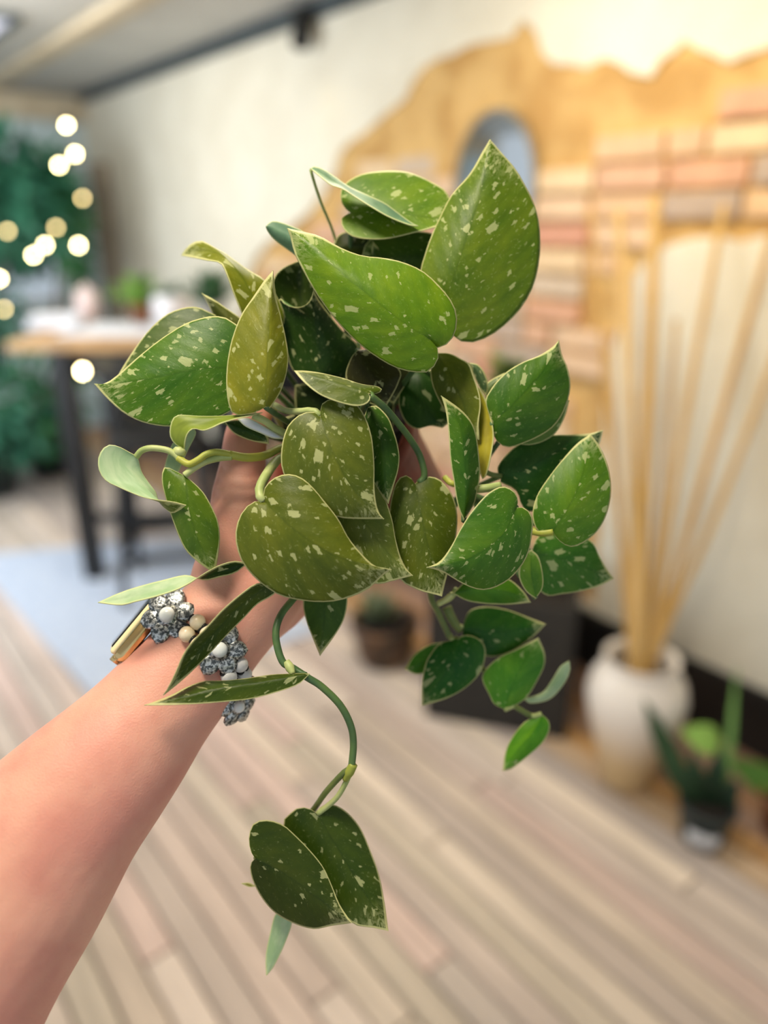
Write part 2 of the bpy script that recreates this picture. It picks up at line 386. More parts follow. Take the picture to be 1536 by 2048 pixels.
# baseboard, ceiling, rail, back wall
bm = bmesh.new(); add_box(bm, WP(1.1, 0.11, 0.012), (8.2, 0.022, 0.22), WROT, 0.004)
tag(bm_obj('baseboard_right', bm, M_BLACKPAINT, smooth=False), kind='structure')
bm = bmesh.new(); add_box(bm, WP(1.5, ZC+0.03, 1.9), (8.2, 4.6, 0.05), WROT)
tag(bm_obj('ceiling', bm, M_CEIL, smooth=False), kind='structure')
bm = bmesh.new(); add_box(bm, WP(1.5, ZC-0.03, 0.02), (7.6, 0.04, 0.06), WROT, 0.004)
tag(bm_obj('trim_1', bm, M_RAIL, smooth=False), kind='structure')
bm = bmesh.new(); add_box(bm, WP(1.8, ZC-0.02, 0.64), (7.0, 0.10, 0.04), WROT, 0.006)
tag(bm_obj('trim_2', bm, M_BEAM, smooth=False), kind='structure')
bm = bmesh.new(); WZ0, WZ1, WN0, WN1 = 0.95, 1.86, 0.25, 2.6
for (n0, n1, z0, z1) in ((-0.3, 4.3, -0.02, WZ0), (-0.3, 4.3, WZ1, ZC+0.02), (-0.3, WN0, WZ0, WZ1), (WN1, 4.3, WZ0, WZ1)):
    add_box(bm, WP(5.3, (z0+z1)/2, (n0+n1)/2), (0.06, n1-n0, z1-z0), WROT)
tag(bm_obj('wall_back', bm, M_BACKW, smooth=False), kind='structure')
win = empty('window_1', WP(5.3, WZ0, (WN0+WN1)/2)); tag(win, kind='structure')
M_WINF = simple('pale_window_frame', lin(222, 226, 224), None, 0.5)
for (n0, n1, z0, z1) in ((WN0, WN1, WZ0, WZ0+0.05), (WN0, WN1, WZ1-0.05, WZ1), (WN0, WN0+0.05, WZ0, WZ1), (WN1-0.05, WN1, WZ0, WZ1), (1.0, 1.04, WZ0, WZ1), (1.8, 1.84, WZ0, WZ1)):
    bm = bmesh.new(); add_box(bm, WP(5.29, (z0+z1)/2, (n0+n1)/2), (0.05, n1-n0, z1-z0), WROT, 0.004); bm_obj('window_frame', bm, M_WINF, win, smooth=False)
t = NT('window_glass'); t.P(Base_Color=(0.9, 0.96, 1, 1), Roughness=0.02); tcx = t.n('ShaderNodeTexCoord'); t.bump(t.noise(tcx.outputs['Object'], 2.0).outputs[0], 0.02); t.b.inputs['Transmission Weight'].default_value = 1.0; t.b.inputs['IOR'].default_value = 1.05
for (n0, n1) in ((WN0+0.05, 1.0), (1.04, 1.8), (1.84, WN1-0.05)):
    bm = bmesh.new(); add_box(bm, WP(5.3, (WZ0+WZ1)/2, (n0+n1)/2), (0.006, n1-n0, WZ1-WZ0-0.1), WROT); bm_obj('pane', bm, t.m, win, smooth=False)
bm = bmesh.new(); add_box(bm, WP(5.22, ZC-0.10, 2.0), (0.10, 4.4, 0.16), WROT, 0.006)
tag(bm_obj('trim_3', bm, M_BEAM, smooth=False), kind='structure')
bm = bmesh.new(); add_box(bm, WP(4.95, 0.95, 0.05), (0.16, 0.10, 1.9), WROT, 0.006)
tag(bm_obj('trim_4', bm, M_POST, smooth=False), kind='structure')
# ---- black track spotlight under the ceiling rail, plus an added unseen one
def spot_head(k, label, aim, power, dep=0.07):
    e = empty('track_spotlight', WP(k, ZC-0.03, dep)); tag(e, label, 'spotlight', 'black spotlights along the ceiling rail')
    c = WP(k, ZC-0.03 if dep > 0.1 else ZC-0.06, dep)
    bm = bmesh.new(); add_box(bm, c+Vector((0, 0, 0.01)), (0.10, 0.05, 0.04), WROT, 0.005); bm_obj('bracket', bm, M_BLACKPAINT, e, smooth=False)
    ax = (aim-c).normalized(); b0 = c+Vector((0, 0, -0.05))
    lathe_obj('lamp_head', [(0, -0.06), (0.03, -0.06), (0.036, -0.05), (0.042, 0.05), (0.038, 0.052), (0.030, 0.02), (0, 0.018)], b0, M_BLACKPAINT, e, 20, ax)
    if power:
        l = bpy.data.lights.new('spotlight_lamp', 'SPOT'); l.energy = power; l.color = (1.0, 0.72, 0.20); l.spot_size = math.radians(120); l.spot_blend = 1.0; l.shadow_soft_size = 0.05
        lo = bpy.data.objects.new('spotlight_lamp', l); COL.objects.link(lo); lo.parent = e; p = b0+ax*0.06
        lo.location = p-wloc(e); lo.rotation_euler = ax.to_track_quat('-Z', 'Y').to_euler()
spot_head(2.30, 'black spotlight hanging below the ceiling rail above the cream wall', WP(1.9, 1.0, 0.6), 2)
spot_head(-0.15, 'unseen black spotlight added to warm the wall, beyond the picture top', WP(0.5, 1.95, 0.0), 21, 0.95)  # unseen head added to carry the warm light on the upper wall
# ---- ceiling light panel
lp = empty('ceiling_light', WP(3.75, ZC, 1.06)); tag(lp, 'pale rectangular light panel in the ceiling at top left corner', 'ceiling light')
bm = bmesh.new()
for (a0, a1, n0, n1) in ((3.25, 4.25, 0.90, 0.92), (3.25, 4.25, 1.20, 1.22), (3.25, 3.27, 0.90, 1.22), (4.23, 4.25, 0.90, 1.22)): add_box(bm, WP((a0+a1)/2, ZC-0.012, (n0+n1)/2), (a1-a0, n1-n0, 0.03), WROT)
bm_obj('frame', bm, M_RAIL, lp, smooth=False)
t = NT('panel_diffuser'); tcx = t.n('ShaderNodeTexCoord'); em = t.n('ShaderNodeEmission', {'Color': t.mix(t.noise(tcx.outputs['Object'], 2.0).outputs[0], (.86, .86, 1, 1), (.92, .92, 1, 1)), 'Strength': 1.1}); t.t.links.new(em.outputs[0], t.out.inputs[0])
bm = bmesh.new(); add_box(bm, WP(3.75, ZC-0.005, 1.06), (0.95, 0.27, 0.012), WROT); bm_obj('diffuser', bm, t.m, lp, smooth=False)
# ---- oval mirror
e = empty('oval_mirror', WP(1.235, 1.38, 0.01)); tag(e, 'small oval mirror with thin dark frame hung on bare brick', 'mirror')
def oval_ring(bm, rx, rz, dep0, dep1, rx2, rz2, kc=1.235, zc=1.62, seg=48):
    ps = [[(rx, rz, dep0), (rx, rz, dep1), (rx2, rz2, dep1), (rx2, rz2, dep0)]]
    rings = [[bm.verts.new(WP(kc+a*math.cos(2*math.pi*i/seg), zc+c_*math.sin(2*math.pi*i/seg), d_)) for i in range(seg)] for a, c_, d_ in ps[0]]
    for q in range(4):
        A_, B_ = rings[q], rings[(q+1) % 4]
        for i in range(seg): bm.faces.new((A_[i], A_[(i+1) % seg], B_[(i+1) % seg], B_[i]))
bm = bmesh.new(); oval_ring(bm, 0.19, 0.24, 0.0, 0.02, 0.178, 0.228); bm_obj('frame', bm, simple('aged_frame', lin(150, 138, 112), None, 0.4), e, smooth=False)
bm = bmesh.new(); oval_ring(bm, 0.180, 0.230, 0.002, 0.010, 0.002, 0.002); bm_obj('mirror_glass', bm, simple('mirror_silver', lin(244, 250, 253), lin(240, 246, 250), 0.05, 3, 1.0, 0.0), e, smooth=False)
# ================================================================== BACKGROUND THINGS
M_VASE = None
t = NT('sand_to_white_stoneware'); tc = t.n('ShaderNodeTexCoord'); nz = t.noise(tc.outputs['Object'], 40.0); sx = t.n('ShaderNodeSeparateXYZ', {0: tc.outputs['Object']})
band = t.ramp(t.math('ADD', sx.outputs[2], t.math('MULTIPLY', nz.outputs[0], 0.03)), 0.10, 0.32)  # sand tone low on the body, blending to white higher up
t.P(Base_Color=t.mix(band, lin(206, 178, 132), lin(240, 232, 222)), Roughness=0.35); t.bump(nz.outputs[0], 0.15, 0.002); M_VASE = t.m
vc = G(1248, 1560); vc.z = 0
prof = [(0, 0), (0.060, 0), (0.066, 0.01), (0.080, 0.08), (0.105, 0.18), (0.128, 0.28), (0.134, 0.335), (0.126, 0.385), (0.106, 0.425), (0.094, 0.445), (0.092, 0.46), (0.100, 0.472), (0.094, 0.474), (0.084, 0.46), (0.084, 0.44), (0.10, 0.40), (0.11, 0.33), (0.06, 0.05), (0, 0.04)]
prof = [(r_, z_*0.88) for r_, z_ in prof]
tag(lathe_obj('vase', prof, vc, M_VASE, origin=vc), 'white and sand stoneware vase holding tall bamboo canes', 'vase')
M_CANE = objcol('bamboo_cane', 0.45, 6, 0.16, 0.1, 0.001)
canes = [(1180, 418, .0085, 'thin bamboo cane leaning furthest left in the white vase'),
         (1238, 425, .016, 'thick bamboo cane second from the left in the white vase'),
         (1262, 520, .010, 'shorter bamboo cane between the two thick canes in the vase'),
         (1312, 395, .019, 'thickest upright golden bamboo cane in the middle of the vase'),
         (1352, 640, .009, 'short thin bamboo cane right of the thickest cane'),
         (1448, 412, .012, 'bamboo cane leaning right with its top against the brick'),
         (1545, 470, .012, 'long bamboo cane leaning right out past the picture edge'),
         (1560, 690, .011, 'bamboo cane leaning furthest right in the white vase'),
         (1220, 700, .009, 'short thin bamboo cane near the left side of the vase')]
for i, (px, py, r, lab) in enumerate(canes):
    ang = i*2.4; b0 = vc+Vector((0.03*math.cos(ang), 0.03*math.sin(ang), 0.06))
    rw = ray(px, py); dpt = min(1.98+0.05*math.sin(i*1.9), (WA-CAMLOC).dot(WN)/rw.dot(WN)-0.035-0.012*(i % 3)); tp_ = P(px, py, dpt)
    mouth = P(1262+ (px-1180)*0.13+i % 3*3, 1292, 2.02)
    mouth = vc+Vector(((mouth-vc).x, (mouth-vc).y, 0)).normalized()*min(0.055, Vector(((mouth-vc).x, (mouth-vc).y, 0)).length)+Vector((0, 0, 0.405))
    b0 = mouth + (mouth-tp_).normalized()*0.36; b0.x = vc.x+(b0.x-vc.x)*0.5; b0.y = vc.y+(b0.y-vc.y)*0.5
    ctl = [b0, mouth, mouth.lerp(tp_, 0.5)+Vector((0.012*math.sin(i*2.1), 0, 0)), tp_]
    pts = catmull(ctl, 48); rr = [r*(1.0-0.25*j/48)*(1.14 if j % 8 == 0 else 1.0) for j in range(49)]
    o = tube_obj('bamboo_cane', pts, rr, M_CANE, None, seg=10, origin=b0)
    o.color = lin(*random.choice([(204, 166, 100), (214, 178, 116), (196, 154, 84), (220, 186, 126)]))
    tag(o, lab, 'bamboo cane', 'bamboo canes standing in the white vase')
# ---- generic small leaf blade for background plants (in world space)
M_BLEAF = objcol('plain_leaf', 0.45, 9, 0.22, 0.1, 0.001)
def blade(name, base, tip, width, normal, parent, col, curl=0.15, n=10):
    base, tip = Vector(base), Vector(tip); ax = tip-base; L = ax.length; ax.normalize()
    sd = ax.cross(Vector(normal)).normalized(); nn = sd.cross(ax).normalized(); bm = bmesh.new(); rows = []
    for i in range(n+1):
        tt = i/n; wd = width*0.5*(math.sin(math.pi*min(1, tt**0.75))**0.8 if 0 < tt < 1 else 0.02)
        c = base+ax*(L*tt)-nn*(curl*L*tt*tt)
        rows.append([bm.verts.new(c+sd*(wd*s)+nn*(abs(s)*wd*0.25)) for s in (-1, -.5, 0, .5, 1)])
    for a, b in zip(rows, rows[1:]):
        for k in range(4): bm.faces.new((a[k], a[k+1], b[k+1], b[k]))
    r = bmesh.ops.extrude_face_region(bm, geom=list(bm.faces)); bmesh.ops.translate(bm, vec=-nn*0.0008, verts=[v for v in r['geom'] if isinstance(v, bmesh.types.BMVert)])
    o = bm_obj(name, bm, M_BLEAF, parent); o.color = lin(*col); return o
M_GPLASTIC = simple('green_black_plastic', lin(44, 58, 58), lin(34, 46, 48), 0.45, 20)
M_LABEL = simple('white_paper_label', lin(214, 216, 220), lin(204, 206, 210), 0.7, 30)
M_TERRA = simple('terracotta', lin(150, 96, 62), lin(126, 78, 50), 0.85, 18)
M_WHITEP = simple('white_ceramic', lin(232, 230, 234), lin(220, 220, 226), 0.35, 10)
M_TWIG = simple('brown_twig', lin(96, 72, 48), None, 0.8, 30)
def pot_prof(r0, r1, h, t=0.006): return [(0, 0), (r0, 0), (r1*0.97, h*0.86), (r1*1.05, h*0.86), (r1*1.07, h), (r1*1.07-t, h), (r1*0.95-t, h*0.84), (r0-t, t), (0, t)]
def soil_prof(r, z): return [(0, z-0.02), (r, z-0.02), (r, z), (r*0.5, z+0.006), (0, z+0.008)]
# ---- small labelled nursery plant
pc = G(1402, 1676); pc.z = 0
e = empty('potted_snake_plant', pc); tag(e, 'small dark green plastic pot with white label and upright pointed leaves', 'potted plant')
lathe_obj('pot', pot_prof(0.054, 0.068, 0.12), pc, M_GPLASTIC, e, 32)
lathe_obj('soil', soil_prof(0.060, 0.105), pc, M_SOIL, e, 20)
bm = bmesh.new(); seg = 10; g0 = []
for j in range(2):
    g0.append([bm.verts.new(pc+Vector((math.cos(a)*rj, math.sin(a)*rj, z))) for i in range(seg+1) for a in [math.radians(-150+72*i/seg)] for rj, z in [((0.0605, 0.022) if j == 0 else (0.0668, 0.068))]])
for i in range(seg): bm.faces.new((g0[0][i], g0[0][i+1], g0[1][i+1], g0[1][i]))
r = bmesh.ops.extrude_face_region(bm, geom=list(bm.faces))
for v in [v for v in r['geom'] if isinstance(v, bmesh.types.BMVert)]:
    d = Vector((v.co.x-pc.x, v.co.y-pc.y, 0)).normalized(); v.co += d*0.0015
bm_obj('label', bm, M_LABEL, e)
zq = 0.11
tocam = (CAMLOC-pc).normalized()
def sp(px, py, dd=0.0): return P(px, py, (pc-CAMLOC).dot(ray(768, 1024).normalized())*1.0+dd)
snake = [((1380, 1600), (1290, 1402), .055, (38, 72, 34), 0.0, -.05), ((1450, 1600), (1474, 1330), .020, (112, 156, 78), 0.02, -.02), ((1440, 1490), (1366, 1462), .075, (150, 196, 92), 0.0, -.07),
         ((1400, 1610), (1362, 1540), .05, (30, 60, 30), 0.0, -.05), ((1420, 1610), (1440, 1500), .05, (26, 56, 30), 0.0, -.06), ((1440, 1615), (1476, 1560), .05, (24, 50, 28), 0.0, -.06), ((1400, 1620), (1385, 1500), .05, (34, 64, 34), .03, -.03), ((1425, 1620), (1412, 1550), .06, (22, 46, 26), -.02, -.08)]
for (b_, t_, wd, c, dd, d2) in snake:
    blade('leaf', sp(b_[0], b_[1], -0.03), sp(t_[0], t_[1], d2), wd, tocam, e, c, 0.05)
tube_obj('stem', [sp(1436, 1600, -0.03), sp(1452, 1540, -0.05), sp(1440, 1488, -0.07)], 0.004, M_STEM, e, n=10, seg=6)
# ---- plant whose leaf reaches in from the right edge
qc = Vector((1.06, 1.52, 0))
e = empty('potted_plant', qc); tag(e, 'broad leaved green plant reaching in at the right picture edge', 'potted plant')
lathe_obj('pot', pot_prof(0.055, 0.07, 0.12), qc, M_TERRA, e, 28); lathe_obj('soil', soil_prof(0.062, 0.105), qc, M_SOIL, e, 20)
for (b_, t_, wd, c) in [((1600, 1600), (1462, 1522), .085, (76, 122, 30)), ((1610, 1580), (1580, 1440), .07, (70, 116, 34)), ((1620, 1590), (1690, 1490), .07, (64, 108, 30)), ((1600, 1610), (1560, 1690), .06, (60, 104, 30))]:
    blade('leaf', sp(b_[0], b_[1], 0.02), sp(t_[0], t_[1], 0.0), wd, tocam, e, c, 0.12)
for b_ in [(1600, 1600), (1610, 1580), (1620, 1590), (1600, 1610)]:
    tube_obj('stem', [qc+Vector((0, 0, 0.10)), sp(b_[0], b_[1], 0.02)], 0.003, M_STEM, e, seg=6)
# ---- dark cube planter with a small tree
M_CUBE = simple('charcoal_fibrestone', lin(46, 44, 40), lin(36, 35, 33), 0.75, 20)
b1 = G(850, 1432); b2 = G(1130, 1482); bx = (b2-b1).normalized(); by = Vector((-bx.y, bx.x, 0)); bw = (b2-b1).length; bh = 0.46; bd = 0.40
cc = b1+bx*bw/2+by*bd/2; ROTB = Matrix((bx, by, (0, 0, 1))).transposed()
e = empty('cube_planter', cc); tag(e, 'charcoal grey square planter with a slim leafy shrub, against brick wall', 'planter')
bm = bmesh.new()
for s_ in (-1, 1):
    add_box(bm, cc+bx*(s_*(bw/2-0.012))+Vector((0, 0, bh/2)), (0.024, bd, bh), ROTB, 0.003)
    add_box(bm, cc+by*(s_*(bd/2-0.012))+Vector((0, 0, bh/2)), (bw-0.03, 0.024, bh), ROTB, 0.003)
add_box(bm, cc+Vector((0, 0, 0.012)), (bw-0.03, bd-0.03, 0.02), ROTB)
bm_obj('box', bm, M_CUBE, e, smooth=False)
bm = bmesh.new(); add_box(bm, cc+Vector((0, 0, bh-0.06)), (bw-0.045, bd-0.045, 0.04), ROTB); bm_obj('soil', bm, M_SOIL, e, smooth=False)
crown = P(1012, 735, 2.22)
tube_obj('stem', [cc+Vector((0, 0, bh-0.06)), cc.lerp(crown, 0.4)+Vector((0, 0, bh*0.45)), crown], [0.010, 0.007, 0.004], M_TWIG, e, n=14, seg=8)
for i in range(34):
    a = i*2.399; h = -0.13*(i/34); rr = 0.045+0.03*(i % 3)/2
    b0 = crown+Vector((0, 0, h)); blade('leaf', b0, b0+Vector((math.cos(a)*rr, math.sin(a)*rr, 0.03+0.03*math.sin(i))), 0.05, (0, -0.3, 1), e, random.choice([(74, 104, 34), (58, 88, 30), (92, 118, 44)]), 0.2, 6)
# ---- brown bowl pot with grey green succulent, left of the cube
rc = G(770, 1318); rc.z = 0
e = empty('potted_succulent', rc); tag(e, 'low brown pot with grey green rosette left of the charcoal planter', 'potted plant')
lathe_obj('pot', [(0, 0), (0.085, 0), (0.10, 0.03), (0.115, 0.12), (0.125, 0.13), (0.128, 0.17), (0.118, 0.17), (0.105, 0.12), (0, 0.11)], rc, simple('brown_glaze', lin(112, 78, 48), lin(58, 42, 28), 0.5, 14), e, 28)
lathe_obj('soil', soil_prof(0.108, 0.155), rc, M_SOIL, e, 20)
for i in range(22):
    a = i*2.399; rr = 0.03+0.06*i/22; b0 = rc+Vector((0.01*math.cos(a)-0.03, 0.01*math.sin(a), 0.16))
    blade('leaf', b0, b0+Vector((math.cos(a)*rr, math.sin(a)*rr, 0.13-0.07*i/22)), 0.034, (-math.cos(a), -math.sin(a), 0.8), e, random.choice([(136, 150, 122), (108, 124, 94), (92, 104, 70)]), 0.1, 6)
# ---- pale rug
M_RUG = simple('pale_blue_rug', lin(206, 216, 232), lin(190, 202, 222), 0.95, 30, bump=0.5, bdist=0.004)
rk = [G(-60, 1115), G(190, 1402), G(640, 1268), G(420, 1075)]
bm = bmesh.new(); N = 14
for lo_ in (0.003, 0.012):
    pass
vt = [bm.verts.new(Vector((q.x, q.y, 0.004))) for q in rk]; f = bm.faces.new(vt)
r = bmesh.ops.extrude_face_region(bm, geom=[f]); bmesh.ops.translate(bm, vec=(0, 0, 0.008), verts=[v for v in r['geom'] if isinstance(v, bmesh.types.BMVert)])
es = [e_ for e_ in bm.edges if abs(e_.verts[0].co.z-e_.verts[1].co.z) > 0.004]; bmesh.ops.bevel(bm, geom=es, offset=0.02, segments=3, affect='EDGES')
tag(bm_obj('rug', bm, M_RUG, smooth=False, origin=rk[1]), 'pale blue grey rug on the plank floor below the high table', 'rug')
# ---- high table
M_TTOP = simple('oak_top', lin(196, 158, 112), lin(176, 138, 94), 0.5, 10)
tcn = Vector((-1.06, 3.34, 0)); tw, td, th = 0.94, 0.62, 1.06
e = empty('bar_table', tcn); tag(e, 'high oak topped table on black legs, crowded with pots', 'table')
for i in range(5):
    bm = bmesh.new(); add_box(bm, tcn+Vector((0, -td/2+td/5*(i+0.5), th-0.02)), (tw, td/5-0.004, 0.04), None, 0.004); bm_obj('top_board', bm, M_TTOP, e, smooth=False)
for sx_ in (-1, 1):
    for sy_ in (-1, 1):
        bm = bmesh.new(); add_box(bm, tcn+Vector((sx_*(tw/2-0.22 if sx_ < 0 else tw/2-0.08), sy_*(td/2-0.06)-0.06, (th-0.04)/2)), (0.075, 0.075, th-0.04), None, 0.004); bm_obj('leg', bm, M_BLACKPAINT, e, smooth=False)
bm = bmesh.new(); add_box(bm, tcn+Vector((0.02, -0.06, th-0.10)), (tw-0.3, td-0.14, 0.10), None, 0.004); bm_obj('apron', bm, M_BLACKPAINT, e, smooth=False)
bm = bmesh.new(); add_box(bm, tcn+Vector((0.0, -0.06, 0.20)), (tw-0.3, 0.03, 0.05), None, 0.004); bm_obj('foot_rail', bm, M_BLACKPAINT, e, smooth=False)
bm = bmesh.new(); add_box(bm, tcn+Vector((0.03, 0.05, th+0.004)), (0.72, 0.44, 0.006), None, 0.002)
tag(bm_obj('table_runner', bm, simple('white_linen', lin(232, 234, 242), lin(220, 224, 236), 0.9, 40), smooth=False), 'white cloth runner on the high table', 'table runner')
# stools
def stool(c, label, rz):
    e = empty('bar_stool', c); tag(e, label, 'stool', 'black bar stools at the high table'); R = Matrix.Rotation(rz, 3, 'Z')
    hs = 0.70
    bm = bmesh.new(); add_box(bm, c+Vector((0, 0, hs)), (0.36, 0.36, 0.06), R, 0.015); bm_obj('seat', bm, M_BLACKPAINT, e)
    for a, b in ((-1, -1), (-1, 1), (1, -1), (1, 1)):
        tube_obj('leg', [c+R@Vector((a*0.19, b*0.19, 0.0)), c+R@Vector((a*0.15, b*0.15, hs-0.02))], 0.017, M_BLACKPAINT, e, seg=8)
    for a, b in ((0, -1), (0, 1), (-1, 0), (1, 0)):
        sz = (0.36, 0.02, 0.03) if a == 0 else (0.02, 0.36, 0.03)
        bm = bmesh.new(); add_box(bm, c+R@Vector((a*0.178, b*0.178, 0.22)), sz, R, 0.003); bm_obj('rung', bm, M_BLACKPAINT, e, smooth=False)
    bm = bmesh.new(); add_box(bm, c+R@Vector((0, 0.17, hs+0.19)), (0.34, 0.025, 0.22), R, 0.01); bm_obj('backrest', bm, M_BLACKPAINT, e)
    for a in (-1, 1): tube_obj('back_post', [c+R@Vector((a*0.15, 0.165, hs)), c+R@Vector((a*0.15, 0.17, hs+0.20))], 0.013, M_BLACKPAINT, e, seg=8)
stool(Vector((-0.92, 2.95, 0)), 'black bar stool pushed under the high table beside its black leg', 0.15)
stool(Vector((-0.42, 3.15, 0)), 'black bar stool mostly hidden behind the held plant', -0.1)
# things on the table
def small_plant(px, py, z, d, label, potmat, prof, leafs, lw, ll, cols, name='potted_plant', grp=None, nn=14):
    r = ray(px, py); c = CAMLOC+r*((z-HCAM)/r.z) if d is None else P(px, py, d); c.z = z
    e = empty(name, c); tag(e, label, 'potted plant', grp)
    lathe_obj('pot', prof, c, potmat, e, 24); h = prof[-1][1] if False else max(p[1] for p in prof); rr = max(p[0] for p in prof)
    lathe_obj('soil', soil_prof(rr*0.78, h*0.9), c, M_SOIL, e, 16)
    for i in range(nn):
        a = i*2.399; q = 0.25+0.75*(i % 5)/4
        b0 = c+Vector((0.01*math.cos(a), 0.01*math.sin(a), h*0.85))
        blade('leaf', b0, b0+Vector((math.cos(a)*ll*q, math.sin(a)*ll*q, ll*(1.15-0.6*q))), lw, (math.cos(a)*-1, math.sin(a)*-1, 0.8), e, random.choice(cols), 0.18, 7)
ZT = th+0.008
G1 = [(96, 142, 40), (116, 160, 56), (78, 120, 36)]; G2 = [(40, 88, 50), (54, 104, 60), (34, 76, 44)]
small_plant(285, 648, ZT, None, 'bright green leafy plant in brown pot at middle of high table', M_TERRA, pot_prof(0.035, 0.05, 0.09), 0, .05, .17, G1, nn=18)
small_plant(350, 665, ZT, None, 'white ceramic pot with short dark leaves on the high table', M_WHITEP, [(0, 0), (0.05, 0), (0.075, 0.05), (0.08, 0.13), (0.072, 0.155), (0.064, 0.155), (0.07, 0.12), (0, 0.11)], 0, .03, .08, G2)
small_plant(430, 655, ZT, None, 'dark green plant at the right end of the high table', M_WHITEP, pot_prof(0.04, 0.055, 0.10), 0, .06, .19, G2, nn=18)
c = G(180, 640, ZT); c.z = ZT
e = empty('ceramic_jar', c); tag(e, 'small blush pink lidded jar at the left of the table', 'jar')
MJ = simple('blush_ceramic', lin(222, 202, 198), lin(206, 184, 182), 0.4, 10)
lathe_obj('body', [(0, 0), (0.045, 0), (0.055, 0.03), (0.055, 0.11), (0.045, 0.13), (0, 0.13)], c, MJ, e, 24); lathe_obj('lid', [(0, 0.131), (0.047, 0.131), (0.045, 0.145), (0.012, 0.15), (0.014, 0.165), (0, 0.17)], c, MJ, e, 24)
c = G(110, 655, ZT); c.z = ZT
bm = bmesh.new()
for i in range(4): add_box(bm, c+Vector((0.004*i, 0, 0.008+0.014*i)), (0.2, 0.15, 0.012), Matrix.Rotation(0.1*i, 3, 'Z'), 0.002)
tag(bm_obj('paper_stack', bm, simple('white_paper', lin(236, 238, 244), lin(226, 228, 236), 0.8, 20), smooth=False), 'stack of white papers at the left end of the high table', 'papers')
# ---- tall dark green plants at left with string lights
M_FOL = simple('dark_foliage', lin(58, 126, 98), lin(34, 90, 66), 0.6, 6, bump=0.0)
M_FOL2 = simple('deep_foliage', lin(48, 108, 56), lin(30, 80, 42), 0.6, 6, bump=0.0)
def bush(name, base, centres, nleaf, lsize, mat, label, potr, poth, potmat):
    e = empty(name, base); tag(e, label, 'potted tree', 'tall green plants behind the table')
    lathe_obj('pot', pot_prof(potr*0.75, potr, poth), base, potmat, e, 28); lathe_obj('soil', soil_prof(potr*0.9, poth*0.88), base, M_SOIL, e, 16)
    top = base+Vector((0, 0, poth*0.85))
    verts, faces = [], []; rf = random.Random(hash(label) % 1000 if False else len(label))
    for (c, rad, share) in centres:
        tube_obj('trunk', [top, top.lerp(c, 0.5)+Vector((0.03, 0, 0.05)), c], [0.022, 0.016, 0.006], M_TWIG, e, n=10, seg=6)
        for i in range(int(nleaf*share)):
            d = Vector((rf.gauss(0, 1), rf.gauss(0, 1), rf.gauss(0, 1))).normalized()*(rf.random()**0.45)
            p = c+Vector((d.x*rad[0], d.y*rad[1], d.z*rad[2]))
            ax = (d+Vector((rf.uniform(-.6, .6), rf.uniform(-.6, .6), rf.uniform(-1, .1)))).normalized(); sd = ax.cross(Vector((rf.uniform(-.4, .4), rf.uniform(-.4, .4), 1))).normalized(); L = lsize*rf.uniform(.7, 1.3); nn_ = ax.cross(sd)*L*0.1
            k = len(verts); verts += [p, p+ax*L*.45+sd*L*.24+nn_, p+ax*L, p+ax*L*.45-sd*L*.24+nn_, p+ax*L*0.5-nn_]
            faces += [(k, k+1, k+4), (k+1, k+2, k+4), (k+2, k+3, k+4), (k+3, k, k+4)]
    me = bpy.data.meshes.new('foliage'); me.from_pydata([tuple(v) for v in verts], [], faces)
    tag(link('foliage', me, e, (mat,)), kind='stuff')
bA = Vector((-2.35, 4.15, 0)); bB = G(105, 948); bB.z = 0
bush('potted_tree', bA, [(P(20, 400, 4.3), (.34, .3, .36), .55), (P(-40, 640, 4.2), (.20, .3, .30), .12), (P(10, 830, 4.15), (.30, .3, .22), .14)], 1700, .13, M_FOL, 'large dark green tree at the left picture edge behind string lights', .20, .36, M_GPLASTIC)
bush('potted_tree', bB, [(P(118, 400, 4.35), (.13, .13, .26), .30), (P(150, 520, 4.4), (.06, .08, .16), .06), (P(85, 810, 4.2), (.2, .2, .24), .32)], 850, .11, M_FOL2, 'slim green plant in dark navy pot left of the table', .15, .26, simple('navy_glaze', lin(22, 28, 44), None, 0.4))
# string lights
e = empty('string_lights', P(133, 215, 3.5)); tag(e, 'string of warm white bulbs draped over the green plants', 'string lights')
t = NT('warm_bulb_glow'); tcx = t.n('ShaderNodeTexCoord'); nzx = t.noise(tcx.outputs['Object'], 3.0)
em = t.n('ShaderNodeEmission', {'Color': t.mix(nzx.outputs[0], (1, .80, .38, 1), (1, .84, .46, 1)), 'Strength': 46.0}); t.t.links.new(em.outputs[0], t.out.inputs[0]); M_BULB = t.m
t = NT('dim_bulb_glow'); tcx = t.n('ShaderNodeTexCoord'); nzx = t.noise(tcx.outputs['Object'], 3.0)
em = t.n('ShaderNodeEmission', {'Color': t.mix(nzx.outputs[0], (1, .72, .3, 1), (1, .78, .36, 1)), 'Strength': 14.0}); t.t.links.new(em.outputs[0], t.out.inputs[0]); M_BULBD = t.m
M_WIRE = simple('dark_wire', lin(30, 36, 30), None, 0.6)
bulbs = [(133, 250, 1), (150, 308, 1), (118, 330, 1), (165, 396, 0), (157, 490, 1), (90, 490, 1), (67, 510, 1), (15, 462, 0), (-2, 557, 1), (8, 618, 0), (112, 455, 0)]
pts = [P(133, 205, 3.5)]
for (x, y, br) in bulbs:
    c = P(x, y, 3.5); pts.append(c+Vector((0, 0.012, 0.018)))
    lathe_obj('bulb', [(0, -0.011), (0.006, -0.009), (0.0095, 0), (0.006, 0.008), (0, 0.010)], c, M_BULB if br else M_BULBD, e, 12)
    lathe_obj('socket', [(0, 0.008), (0.006, 0.008), (0.006, 0.024), (0, 0.024)], c, M_WIRE, e, 8)
tube_obj('wire', pts, 0.0025, M_WIRE, e, n=80, seg=5)
c = P(165, 742, 2.92)
